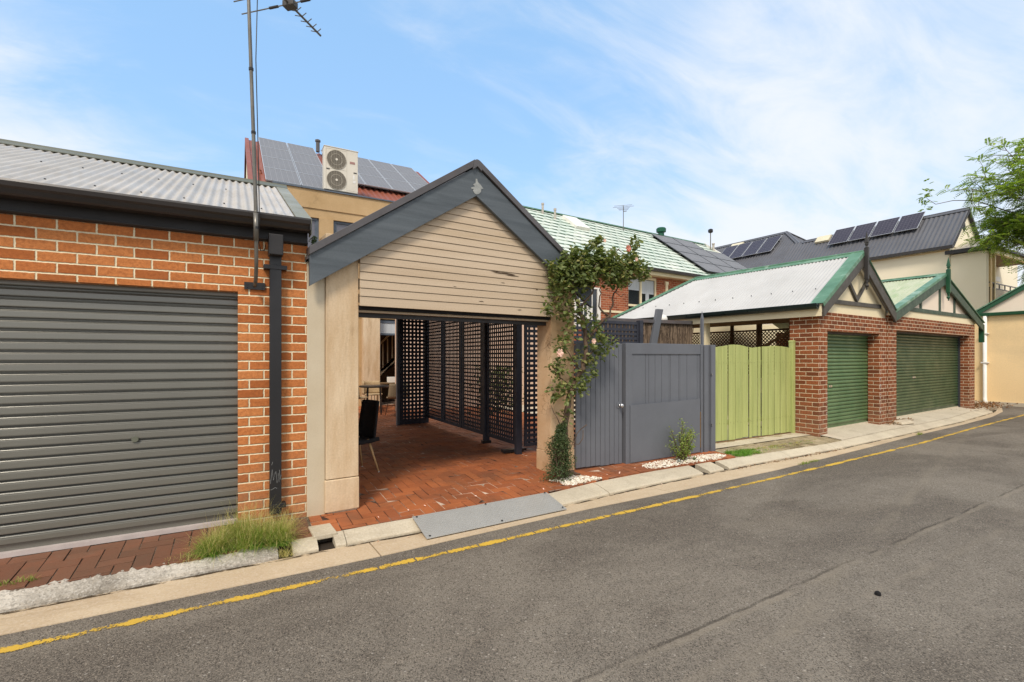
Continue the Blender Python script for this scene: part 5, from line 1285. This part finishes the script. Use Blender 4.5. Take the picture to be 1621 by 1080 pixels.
m = MB().hexa([a + rn * .02 for a in q] + [a + rn * .14 for a in q]).build('skylight', 'white', T)
for x, s_ in ((-1.4, .93), (-1.0, .84)):
    p = onroof(x, s_); m = MB().lathe([(.05, p.z - .05), (.05, p.z + .38), (.065, p.z + .38), (.065, p.z + .46), (.03, p.z + .47)], p.x, p.y, 8); m.build('flue', 'zinc', T)
p = onroof(6.4, .97); m = MB().lathe([(.16, p.z - .1), (.15, p.z + .22), (.24, p.z + .25), (.25, p.z + .42), (.20, p.z + .47), (.05, p.z + .5)], p.x, p.y, 14); m.build('whirly_vent', 'vent_green', T, smooth=False)
p = onroof(10.15, .84); m = MB().lathe([(.06, p.z - .1), (.06, p.z + .35), (.08, p.z + .36), (.08, p.z + .42)], p.x, p.y, 8); m.build('flue', 'zinc', T)
c34, s34 = cos(radians(3.4)), sin(radians(3.4))
def tw(v): return Vector((13 + v.x * c34 - v.y * s34, 14 + v.x * s34 + v.y * c34, v.z))
p = tw(onroof(3.35, .9)); t = thing('roof_antenna', 'small television antenna on the green tile roof', 'antenna', tuple(p))
MB().tube([(0, 0, -.05), (0, 0, 1.2)], .018, 6).build('mast', 'antenna', t)
m = MB().tube([(-.25, -.25, 1.14), (.35, .35, 1.16)], .012, 5)
for k, L_ in ((-.2, .42), (-.05, .5), (.08, .3), (.2, .25), (.3, .22)): m.tube([(k - L_ * .7, k + L_ * .7, 1.15), (k + L_ * .7, k - L_ * .7, 1.15)], .009, 5)
m.tube([(0, 0, .95), (.16, -.05, .98)], .02, 5); m.build('elements', 'antenna', t)
p = tw(onroof(10.0, .86)); t = thing('sensor_pole', 'thin pole with small dark sensor head at the end of the green roof', 'pole', tuple(p))
MB().tube([(0, 0, -.05), (0, 0, .95)], .025, 6).build('pole', 'antenna', t); MB().lathe([(.10, .95), (.13, 1.0), (.13, 1.12), (.06, 1.16)], 0, 0, 8).build('head', 'black_steel', t)
for r_ in range(4):
    for c_ in range(3):
        if r_ == 0 and c_ == 2: continue
        fr = .07 + (3 - r_) * .212; P = onroof(5.25 + c_ * 1.64, fr)
        P = tw(P); Vv = Vector((-rv.y * s34, rv.y * c34, rv.z)); Uv = Vector((c34, s34, 0))
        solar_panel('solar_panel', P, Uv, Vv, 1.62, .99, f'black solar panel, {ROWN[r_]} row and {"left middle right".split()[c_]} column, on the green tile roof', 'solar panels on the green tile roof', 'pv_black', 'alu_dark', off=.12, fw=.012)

# cream wall added behind the garages so the diagonal lattice holes look bright
tag(MB().box(12.2, 23.5, 12.3, 12.5, -.3, 2.85).build('rear_wall', 'cream', None), 'pale cream wall added behind the garages to brighten their diagonal lattice holes', 'wall')

# ================================================================== planting
def twig_tube(m, path, r0, r1, n=7):
    # bend the path with a little noise so that stems look grown
    P = [Vector(p) for p in path]; Q = []
    for a, b in zip(P, P[1:]):
        for k in range(3):
            q = a.lerp(b, k / 3); Q.append(q + Vector((R.gauss(0, .008), R.gauss(0, .012), R.gauss(0, .006))))
    Q.append(P[-1]); k = len(Q) - 1
    m.tube(Q, [r0 + (r1 - r0) * i / k for i in range(k + 1)], n)

rose = thing('climbing_rose', 'gnarled climbing rose with pink and cream blooms against the right carport column', 'rose', (3.62, 5.0, -.05))
RO = Vector((3.62, 5.0, -.05))
Yr = 5.0
tk = [(3.62, -.06), (3.60, .1), (3.575, .256), (3.652, .49), (3.662, .691), (3.702, .892), (3.782, 1.092), (3.916, 1.294), (3.989, 1.5), (3.999, 1.708), (3.989, 1.956), (3.916, 2.16), (3.833, 2.32), (3.752, 2.477)]
def P3(x, z, y=Yr): return Vector((x, y, z)) - RO
m = MB()
twig_tube(m, [P3(x, z, Yr + .02 * sin(i * 1.3)) for i, (x, z) in enumerate(tk)], .05, .016, 9)
twig_tube(m, [P3(3.64, -.05), P3(3.68, .22, Yr - .03), P3(3.66, .5, Yr - .03), P3(3.70, .9, Yr - .02)], .028, .018)
twig_tube(m, [P3(3.66, -.06), P3(3.78, .02), P3(3.88, -.02, Yr - .05)], .04, .01)
for br, r0 in (([(3.999, 1.708), (4.202, 1.922), (4.367, 2.056), (4.48, 2.19), (4.491, 2.363), (4.652, 2.505), (4.829, 2.651)], .017),
               ([(3.916, 2.16), (4.095, 2.337), (4.202, 2.555), (4.312, 2.734), (4.537, 2.972)], .014), ([(3.782, 1.092), (3.632, 1.218), (3.533, 1.3), (3.456, 1.42)], .010),
               ([(3.989, 1.5), (4.202, 1.627), (4.367, 1.671)], .009), ([(4.367, 2.056), (4.235, 2.177), (4.202, 2.302), (4.257, 2.432)], .014), ([(3.662, .489), (3.782, .398), (3.885, .471)], .009),
               ([(3.60, .60), (3.50, .75), (3.46, .9)], .008), ([(3.989, 1.956), (3.75, 2.08), (3.6, 2.1), (3.5, 2.25)], .010), ([(3.916, 1.294), (3.72, 1.5), (3.6, 1.66)], .009), ([(4.652, 2.505), (4.75, 2.48), (4.85, 2.52)], .007),
               ([(4.367, 2.056), (4.5, 2.02), (4.6, 2.0)], .006), ([(4.49, 2.363), (4.6, 2.32), (4.7, 2.38)], .006), ([(4.53, 2.97), (4.78, 2.9), (4.86, 3.1)], .006), ([(3.95, .62), (3.80, .45), (3.72, .30)], .006), ([(3.99, .52), (3.85, .38), (3.75, .35), (3.80, .2)], .006)):
    twig_tube(m, [P3(x, z, Yr + R.uniform(-.06, .04)) for x, z in br], r0, r0 * .45, 6)
m.build('stem', 'bark', rose, smooth=True)
FOL = [(3.553, 0.46, 0.10, .3), (3.682, 0.771, 0.12, .6), (3.582, 1.058, 0.15, 1), (3.885, 1.13, 0.16, 1), (4.02, 1.28, 0.14, .8), (3.533, 1.34, 0.13, 1), (3.782, 1.418, 0.11, .6), (3.582, 1.64, 0.13, 1), (3.732, 1.80, 0.13, .7), (4.042, 1.542, 0.15, .8), (4.30, 1.585, 0.14, .9), (4.148, 1.752, 0.15, 1), (3.732, 2.069, 0.17, .9), (3.50, 2.20, 0.13, .9), (3.989, 2.00, 0.16, .9), (3.582, 2.464, 0.17, 1), (3.782, 2.58, 0.22, 1.1), (3.989, 2.60, 0.2, 1.2), (4.202, 2.66, 0.22, 1.3), (4.48, 2.664, 0.2, 1.3), (4.367, 2.80, 0.17, 1.1), (4.095, 2.83, 0.17, 1.1), (3.782, 2.765, 0.15, 1), (4.71, 2.728, 0.17, 1.1), (4.93, 2.706, 0.14, 1), (5.05, 2.69, 0.08, .8), (4.769, 2.848, 0.12, .8), (4.829, 3.005, 0.08, .7), (4.864, 3.124, 0.07, .8), (4.148, 2.971, 0.10, .8), (4.181, 3.042, 0.07, .8), (3.533, 2.62, 0.14, .9), (3.682, 2.31, 0.13, .7), (3.937, 2.327, 0.10, .5), (4.38, 1.72, .10, .8), (4.22, 1.92, .10, .6), (3.40, 2.06, .08, .7), (4.62, 2.55, .12, .8), (4.45, 2.50, .10, .6)]
lm = MB(); rr = random.Random(21)
for x, z, r_, dn in FOL:
    c = P3(x, z, Yr - .02)
    for k in range(int((98 if z > 2.4 else 52) * dn * (r_ / .15) ** 1.6)):
        d_ = Vector((rr.gauss(0, 1), rr.gauss(0, 1), rr.gauss(0, 1))).normalized() * r_ * rr.uniform(.2, 1.12) ** .6
        p = c + d_
        # leaves hang in small sprays of three
        for q in range(rr.choice((1, 2, 3))):
            leaf(lm, p + Vector((rr.gauss(0, .014), rr.gauss(0, .014), rr.gauss(0, .012))), .060, nrm=Vector((rr.gauss(0, .5), rr.gauss(-.35, .5), .8)).normalized(), aspect=.72, rnd=rr)
lm.build('foliage', 'leaf_rose', rose)
def bloom(x, z, s_, mat, y=Yr - .16):
    b = MB(); c = P3(x, z, y)
    for ring, (n, rad, up) in enumerate(((3, .25, .9), (5, .55, .6), (6, .9, .15))):
        for i in range(n):
            a = 2 * pi * i / n + ring; o_ = Vector((cos(a), -.5 * up, sin(a)))
            t_ = Vector((-sin(a), 0, cos(a))); p = c + Vector((cos(a) * rad * .25, 0, sin(a) * rad * .25)) * s_
            e = p + o_ * s_ * (.45 + .35 * rad) ; b.face([p - t_ * s_ * .2, p + t_ * s_ * .2, e + t_ * s_ * .34, e + Vector((0, -.1 * s_, 0)) + o_ * s_ * .1, e - t_ * s_ * .34])
    return b.build('flower', mat, rose)
bloom(4.606, 2.962, .045, 'petal_pink'); bloom(4.757, 2.829, .028, 'petal'); bloom(3.475, 1.548, .05, 'petal'); bloom(4.01, 1.70, .035, 'petal'); bloom(4.192, 3.018, .025, 'petal')
# dark creeper bush at its foot
bush = thing('creeper_bush', 'small dark leaved bush growing at the foot of the climbing rose', 'bush', (3.52, 4.93, -.05))
m = MB()
for i in range(14):
    a = rr.uniform(0, 6.28); h_ = rr.uniform(.25, .62); m.tube([(0, 0, -.02), (.06 * cos(a), .05 * sin(a), h_ * .5), (.13 * cos(a), .08 * sin(a), h_)], [.006, .004, .002], 5)
m.build('stem', 'bark', bush)
m = MB()
for k in range(5200):
    z = rr.uniform(0, 1) ** .85 * .70; a = rr.uniform(0, 6.28); nn = mnoise.noise(Vector((cos(a) * 1.6, sin(a) * 1.6, z * 6)))
    wz = .19 * (1.02 - .75 * (z / .72) ** 2.2) * (1 + .75 * nn); q = rr.uniform(.15, 1.0) ** .6 * rr.uniform(.75, 1.12)
    if nn < -.28 and rr.random() < .6: continue
    leaf(m, (wz * q * cos(a) + .03 * sin(z * 9) + .05 * (z / .7), wz * .75 * q * sin(a), z + .06 * nn), .022, rnd=rr, aspect=.65)
m.build('foliage', 'leaf_dark', bush)
# jade plant in white gravel
jade = thing('jade_shrub', 'small green jade shrub growing from white pebbles before the charcoal gate', 'shrub', (5.80, 4.97, -.04))
m = MB(); lm = MB()
for i in range(15):
    a = rr.uniform(0, 6.28); sp_r = rr.uniform(.05, .26); h_ = rr.uniform(.20, .50) * (1.1 - sp_r); pts = [Vector((.02 * cos(a), .02 * sin(a), -.03)), Vector((sp_r * .5 * cos(a), sp_r * .4 * sin(a), h_ * .45)), Vector((sp_r * cos(a), sp_r * .7 * sin(a), h_))]
    m.tube(pts, [.014, .009, .004], 6)
    for k in range(95):
        t_ = rr.uniform(.25, 1.05); p = pts[1].lerp(pts[2], max(0, (t_ - .5) * 2)) if t_ > .5 else pts[0].lerp(pts[1], t_ * 2)
        leaf(lm, p + Vector((rr.gauss(0, .024), rr.gauss(0, .024), rr.gauss(0, .02))), .026, rnd=rr, aspect=.75)
m.tube([(0, 0, 0), (-.0, 0, .35), (.02, 0, .56)], [.014, .008, .003], 6)
for k in range(130): leaf(lm, (rr.gauss(.01, .03), rr.gauss(0, .03), rr.uniform(.15, .60)), .026, rnd=rr, aspect=.75)
m.build('stem', 'bark', jade); lm.build('foliage', 'leaf_jade', jade)
suc = MB()
for cx, cy, n in ((5.63, 4.86, 22), (5.98, 4.88, 26)):
    for i in range(n):
        a = rr.uniform(0, 6.28); e = rr.uniform(.3, 1.4); d_ = Vector((cos(a) * cos(e), sin(a) * cos(e), sin(e))) * rr.uniform(.04, .07); t_ = Vector((-sin(a), cos(a), 0)) * .012
        c = Vector((cx, cy, -.05)); suc.face([c - t_ * .5, c + t_ * .5, c + d_ * .7 + t_, c + d_, c + d_ * .7 - t_])
    if cx < 5.7: tag(suc.build('succulent', paint('pale_succulent', lin(190, 196, 186), None, .6, 8)), 'pale silvery succulent in the pebbles left of the jade shrub', 'succulent'); suc = MB()
tag(suc.build('succulent', paint('green_succulent', lin(150, 160, 120), None, .6, 8)), 'greyish green succulent in the pebbles right of the jade shrub', 'succulent')

# pebbles
def pebbles(name, poly_test, x0, x1, y0, y1, n, label, seed):
    q = random.Random(seed); m = MB()
    ico = [(0, 0, 1), (.89, 0, .45), (.28, .85, .45), (-.72, .53, .45), (-.72, -.53, .45), (.28, -.85, .45), (.72, .53, -.45), (-.28, .85, -.45), (-.89, 0, -.45), (-.28, -.85, -.45), (.72, -.53, -.45), (0, 0, -1)]
    fc = [(0, 1, 2), (0, 2, 3), (0, 3, 4), (0, 4, 5), (0, 5, 1), (1, 6, 2), (2, 7, 3), (3, 8, 4), (4, 9, 5), (5, 10, 1), (6, 7, 2), (7, 8, 3), (8, 9, 4), (9, 10, 5), (10, 6, 1), (11, 7, 6), (11, 8, 7), (11, 9, 8), (11, 10, 9), (11, 6, 10)]
    c = 0
    while c < n:
        x, y = q.uniform(x0, x1), q.uniform(y0, y1)
        if not poly_test(x, y): continue
        c += 1; s_ = q.uniform(.007, .017); a = q.uniform(0, 6.28); sx, sy, sz = s_ * q.uniform(.8, 1.5), s_ * q.uniform(.7, 1.1), s_ * q.uniform(.5, .8); z = -.062 + q.uniform(0, .022); k = len(m.v)
        for vx, vy, vz in ico:
            X_, Y_ = vx * sx, vy * sy; m.v.append((x + X_ * cos(a) - Y_ * sin(a), y + X_ * sin(a) + Y_ * cos(a), z + vz * sz))
        m.f += [tuple(k + i for i in f) for f in fc]
    return tag(m.build(name, 'pebble', None, smooth=True), label, 'pebbles', kind='stuff')
pebbles('white_pebbles', lambda x, y: kb(x) + .01 < y < 5.04 and (x - 3.45) * .9 > (5.0 - y) * .35 - .05 and x < 4.12 - (y - 4.7) * .75 and not (abs(x - 3.4) < .1 and y > 4.98), 3.38, 4.2, 4.6, 5.04, 900, 'bed of white pebbles round the foot of the climbing rose', 31)
pebbles('white_pebbles', lambda x, y: kb(x) + .01 < y < 5.10 and ((x - 5.85) / .88) ** 2 + ((y - 4.93) / .20) ** 2 < 1, 4.9, 6.8, 4.7, 5.12, 1500, 'bed of white pebbles round the jade shrub', 32)
m = MB()
for i in range(40):
    x = R.choice((R.uniform(3.9, 5.3), R.uniform(1, 7))); y = R.uniform(kb(x) - .1, kb(x) + .4) if R.random() < .6 else R.uniform(4.15, 4.45); z = -.045 if y > kb(x) else -.12
    if y < kf(x): z = -.15
    leaf(m, (x, y, z), .028, nrm=Vector((R.gauss(0, .2), R.gauss(0, .2), 1)).normalized())
tag(m.build('fallen_petals', 'petal'), 'pale rose petals scattered on the paving and kerb', 'petals', kind='stuff')

# grass
def blades(name, cx, cy, z0, rx, ry, n, h, mat, seed, spread=.6, base=None, w=.0022):
    q = random.Random(seed); m = MB()
    for i in range(n):
        a = q.uniform(0, 6.28); d_ = sqrt(q.random()); x = cx + rx * d_ * cos(a); y = cy + ry * d_ * sin(a)
        if base and not base(x, y): continue
        L_ = h * q.uniform(.35, 1.15) * (1 - .45 * d_); la = q.gauss(0, .9) + (a if q.random() < .6 else q.uniform(0, 6.28)); ln = q.uniform(.1, spread) * L_ * (0.6 + d_)
        dx, dy = cos(la) * ln, sin(la) * ln; wx, wy = -sin(la) * w, cos(la) * w; zz = z0
        P = [(x, y, zz), (x + dx * .2, y + dy * .2, zz + L_ * .5), (x + dx * .6, y + dy * .6, zz + L_ * .85), (x + dx * 1.15, y + dy * 1.15, zz + L_ * q.uniform(.8, 1.05))]
        k = len(m.v)
        for j, (a_, b_, c_) in enumerate(P[:3]):
            f = 1 - j * .25; m.v += [(a_ - wx * f, b_ - wy * f, c_), (a_ + wx * f, b_ + wy * f, c_)]
        m.v.append(P[3]); m.f += [(k, k + 1, k + 3, k + 2), (k + 2, k + 3, k + 5, k + 4), (k + 4, k + 5, k + 6)]
    return m.build(name, mat)
tuft = thing('grass_tuft', 'overgrown tuft of green and dry grass below the orange brick pier', 'grass tuft', (0, 0, 0))
tq = random.Random(40); gm, lm_, dm = [], [], []
def merge(objs, name, mat, parent):
    mb = MB()
    for mb2 in objs:
        k = len(mb.v); mb.v += mb2.v; mb.f += [tuple(i + k for i in f) for f in mb2.f]
    return mb.build(name, mat, parent)
def tussock(cx, cy, z, n, h, w, out, seed, wd=.0026):
    q = random.Random(seed); m = MB()
    for i in range(n):
        a = q.uniform(0, 6.28); el = q.triangular(.1, 1.5, .95); L_ = h * q.uniform(.4, 1.1); x = cx + q.gauss(0, w); y = cy + q.gauss(0, w)
        d = Vector((cos(a) * cos(el), sin(a) * cos(el), sin(el))); p = Vector((x, y, z)); sd = Vector((-sin(a), cos(a), 0)) * wd; droop = q.uniform(.1, .9) * L_
        P = [p + d * L_ * t - Vector((0, 0, droop * t * t * t * .8)) for t in (0, .35, .7, 1)]
        for pp in P: pp.z = max(pp.z, z + .004); pp.y = min(pp.y, 5.0)
        k = len(m.v)
        for j in range(3): f = 1 - j * .28; m.v += [tuple(P[j] - sd * f), tuple(P[j] + sd * f)]
        m.v.append(tuple(P[3])); m.f += [(k, k + 1, k + 3, k + 2), (k + 2, k + 3, k + 5, k + 4), (k + 4, k + 5, k + 6)]
    out.append(m)
for i in range(30):
    x = tq.uniform(-.20, .36); y = 4.52 + tq.uniform(-.02, .34) * (1 if x > -.1 else .5); s_ = 1 - .55 * abs((x - .1) / .42)
    tussock(x, y, -.085, 130, .26 * s_ + .05, .022, gm, 100 + i)
    tussock(x + tq.gauss(0, .03), y, -.085, 95, .12, .04, lm_, 200 + i)
    tussock(x + tq.gauss(.04, .03), y + .03, -.085, 60, .44 * s_ + .08, .03, dm, 300 + i, .0015)
for x, y, h in ((-.32, 4.52, .10), (-.42, 4.54, .06), (.34, 4.44, .16), (.37, 4.38, .14), (.30, 4.70, .26)): tussock(x, y, -.09 if x < .33 else -.15, 60, h, .025, dm, int(x * 1000), .0018)
merge(gm, 'green_blades', 'grass', tuft); merge(lm_, 'low_blades', 'grass_lush', tuft); merge(dm, 'dry_stalks', 'grass_dry', tuft)
gm2, dm2 = [], []
for i in range(46):
    x = tq.uniform(6.88, 7.65); y = kb(x) + .02 + tq.uniform(0, .5) * (1 - .6 * max(0, x - 7.2)); tussock(x, y, -.08, 70, tq.uniform(.07, .15) * (1 if x < 7.4 else .7), .03, gm2, 900 + i, .0025)
for i in range(60):
    x = tq.uniform(7.2, 9.6); y = kb(x) + .04 + tq.uniform(0, .7); tussock(x, min(y, 5.5), -.07, 22, tq.uniform(.03, .09), .035, dm2 if tq.random() < .6 else gm2, 960 + i, .0025)
gv = thing('grass_patch', 'low patch of bright green grass beside the charcoal gate posts', 'grass', (0, 0, 0)); gv['kind'] = 'stuff'
merge(gm2, 'green_blades', 'grass_lush', gv); merge(dm2, 'dry_blades', 'grass_dry', gv)
for n_, (cx, cy, s_) in enumerate(((7.6, 4.17, .05), (7.9, 4.19, .04), (-1.35, 4.62, .06), (12.6, 4.52, .06))):
    o = blades('weed', cx, cy, -.15 if n_ != 2 else -.08, .16, .03, 130, s_, 'grass', 60 + n_, 1.2)
    tag(o, ['tiny weeds in the gutter joint left of the second weeds, below the green fence', 'tiny weeds in the gutter joint below the green fence, right of their neighbours', 'small weed sprouting from the brown pavers at the left edge', 'tiny weeds in the gutter below the narrower green roller door'][n_], 'weed')
# leaf litter by the cream downpipe and along the kerb
q = random.Random(71); m = MB()
for i in range(700):
    x = q.gauss(20.6, .9); y = q.gauss(5.95, .3)
    leaf(m, (x, y, -.07 + q.uniform(0, .03)), .07, nrm=Vector((q.gauss(0, .4), q.gauss(0, .4), 1)).normalized(), rnd=q)
for i in range(160):
    x = q.uniform(12.9, 14.4); leaf(m, (x, fy(x) - .05 + q.gauss(0, .08), -.03), .05, nrm=Vector((0, 0, 1)), rnd=q)
for i in range(120):
    x = q.uniform(6.4, 9.5); leaf(m, (x, kf(x) - q.uniform(.01, .10), -.158), .03, nrm=Vector((0, 0, 1)), rnd=q)
tag(m.build('leaf_litter', 'litter'), 'dry brown leaf litter on the footpath near the cream downpipe and kerb', 'leaf litter', kind='stuff')
m = MB()
for i in range(10):
    pass
rk = MB().hexa([(13.2, 5.05, -.06), (13.75, 5.02, -.06), (13.9, 5.25, -.05), (13.25, 5.28, -.05), (13.22, 5.08, -.0), (13.7, 5.05, .015), (13.85, 5.22, .03), (13.28, 5.25, .02)]).build('broken_slab', 'kerb', None, bevel=.02)
tag(rk, 'broken concrete lump on the driveway between the two green roller doors', 'rubble')
bt = MB().lathe([(.0, -.148), (.035, -.148), (.03, -.13), (.012, -.122)], 3.86, 1.62, 7); bt.v = [(3.86 + (a - 3.86) * .6, 1.62 + (b - 1.62) * .6, c) for a, b, c in bt.v]; bt = bt.build('tar_lump', 'dark'); tag(bt, 'small black lump lying on the asphalt lane', 'debris')

# ================================================================== locust tree at the right
TR = thing('locust_tree', 'light green feathery locust tree behind the low cream building', 'tree', (26.9, 4.9, .2))
m = MB(); lm = MB(); q = random.Random(99)
m.tube([(0, 0, 0), (.05, .05, 2), (-.1, .0, 3.6), (-.15, .1, 5.6)], [.20, .16, .13, .08], 10)
limbs = []
def frond(p, d_, L_):
    """pinnate leaf: paired leaflets along a drooping rachis"""
    side = d_.cross(Vector((0, 0, 1)))
    if side.length < .1: side = Vector((1, 0, 0))
    side.normalize(); n = 8
    tilt = q.uniform(-.5, .5)
    for i in range(n):
        t_ = (i + 1) / n; c = p + d_ * L_ * t_ - Vector((0, 0, .30 * L_ * t_ * t_)); s_ = .082 * (1 - .4 * abs(t_ - .5)) * q.uniform(.85, 1.25)
        for sg in (-1, 1):
            e = (side * sg + d_ * .35 + Vector((0, 0, -.25 + tilt * sg))).normalized(); w_ = d_ * s_ * .27
            k = len(lm.v); lm.v += [tuple(c), tuple(c + e * s_ * .5 + w_), tuple(c + e * s_ * 1.2), tuple(c + e * s_ * .5 - w_)]; lm.f.append((k, k + 1, k + 2, k + 3))
def branch(p, d_, L_, r_, lvl):
    pts = [p]; dd = d_.copy()
    n = 5
    for i in range(n):
        dd = (dd + Vector((q.gauss(0, .16), q.gauss(0, .16), q.gauss(.02, .12)))).normalized(); pts.append(pts[-1] + dd * L_ / n)
    m.tube(pts, [r_ * (1 - .65 * i / n) for i in range(n + 1)], 5 if lvl > 1 else 7)
    if lvl < 3:
        for i in range(1, n + 1):
            for k in range(2):
                a = Vector((q.gauss(0, 1), q.gauss(0, 1), q.gauss(.1, .7))).normalized(); branch(pts[i], (dd * .7 + a).normalized(), L_ * q.uniform(.42, .66), r_ * .45, lvl + 1)
    else:
        for i in range(1, n + 1):
            for k in range(2):
                a = Vector((q.gauss(0, 1), q.gauss(0, 1), q.gauss(-.1, .5))).normalized(); frond(pts[i], (dd * .5 + a).normalized(), q.uniform(.28, .46))
for a, e, L_ in ((2.6, .75, 2.9), (3.6, .5, 2.4), (4.4, .8, 2.6), (1.8, .8, 2.4), (3.1, 1.1, 3.0), (.4, .7, 2.2), (5.3, .7, 2.2), (2.95, .15, 1.9), (1.2, 1.2, 2.4), (4.0, .1, 1.7), (2.2, .95, 2.8), (4.9, .5, 2.4), (3.3, .75, 2.6), (5.6, .3, 2.0), (4.2, 1.2, 2.8)):
    p = Vector((-.13, .05, q.uniform(4.4, 5.6))); branch(p, Vector((cos(a) * cos(e), sin(a) * cos(e), sin(e))), L_, .065, 1)
# the long bare whip reaching left with a leafy tip
wh = [Vector((-.15, .3, 5.9)), Vector((-.5, .9, 6.5)), Vector((-1.1, 1.6, 6.9)), Vector((-1.7, 2.4, 7.45)), Vector((-2.2, 2.9, 7.5)), Vector((-2.6, 3.3, 7.4)), Vector((-2.85, 3.5, 7.65))]
m.tube(wh, [.035, .03, .024, .018, .014, .012, .010], 5)
for k in range(26):
    a = Vector((q.gauss(0, 1), q.gauss(0, 1), q.gauss(0, .6))).normalized(); frond(wh[-1] + Vector((q.gauss(0, .10), q.gauss(0, .10), q.gauss(.0, .30))), a, .16)
for k in range(14): frond(wh[2].lerp(wh[1], q.random()), Vector((q.gauss(0, 1), q.gauss(0, 1), -.5)).normalized(), .2)
m.build('trunk', 'tree_bark', TR, smooth=True); lm.build('crown', 'leaf_tree', TR)
print('tree leaf faces', len(lm.f))
sh = thing('gap_shrub', 'bright green shrub in the gap beside the wider garage', 'shrub', (20.9, 7.6, -.1))
m = MB()
for k in range(1500):
    leaf(m, (q.gauss(0, .28), q.gauss(0, .28), q.uniform(.8, 2.7)), .09, rnd=q)
m.build('foliage', 'leaf_tree', sh); MB().tube([(0, 0, 0), (.03, 0, 1.2), (0, 0, 2.4)], [.04, .03, .01], 6).build('stem', 'tree_bark', sh)
ys = thing('yard_shrub', 'green leafy shrub in the side yard seen through the lattice', 'shrub', (5.0, 9.3, -.05))
m = MB()
for k in range(1400):
    leaf(m, (q.gauss(0, .22), q.gauss(0, .3), q.uniform(.3, 1.35)), .07, rnd=q)
m.build('foliage', 'leaf_rose', ys); MB().tube([(0, 0, 0), (.02, 0, .6), (0, 0, 1.2)], [.03, .02, .01], 6).build('stem', 'bark', ys)

# concrete drain lids behind the kerb, loose brick edge, silt along the kerb foot
lid = MB().hexa([(.60, 4.50, -.11), (.80, 4.51, -.11), (.78, 4.76, -.10), (.585, 4.76, -.10), (.60, 4.50, -.066), (.80, 4.51, -.066), (.78, 4.76, -.055), (.585, 4.76, -.055)]).build('drain_lid', 'kerb', None, bevel=.008)
tag(lid, 'small square concrete drain lid between the grass tuft and the carport column', 'drain lid')
eb = MB().hexa([(.43, 4.60, -.10), (.575, 4.62, -.10), (.57, 4.72, -.10), (.42, 4.70, -.10), (.43, 4.60, -.045), (.575, 4.62, -.05), (.57, 4.72, -.04), (.42, 4.70, -.035)]).build('loose_brick', 'paver_brown', None, bevel=.006)
tag(eb, 'loose reddish brick edging the drain beside the grass tuft', 'brick')
M['silt'] = NT('kerb_silt'); _t = M['silt']; M['silt'] = _t.fin(_t.mix(_t.noise(30, 4), lin(92, 78, 60), lin(60, 50, 40)), .95, None, 0, .1)
_t.set(_t.b.inputs['Alpha'], _t.math('GREATER_THAN', _t.noise(7, 8, .75, stretch=(.5, 2.5, 1)), .50))
m = MB(); X_ = [-4 + .25 * i for i in range(96)]
m.sheet([[(x, kf(x) - .002, -.1615) for x in X_], [(x, kf(x) - .035 - .02 * abs(mnoise.noise(Vector((x, 0, 7)))), -.1595) for x in X_]])
tag(m.build('gutter_silt', 'silt'), kind='structure')
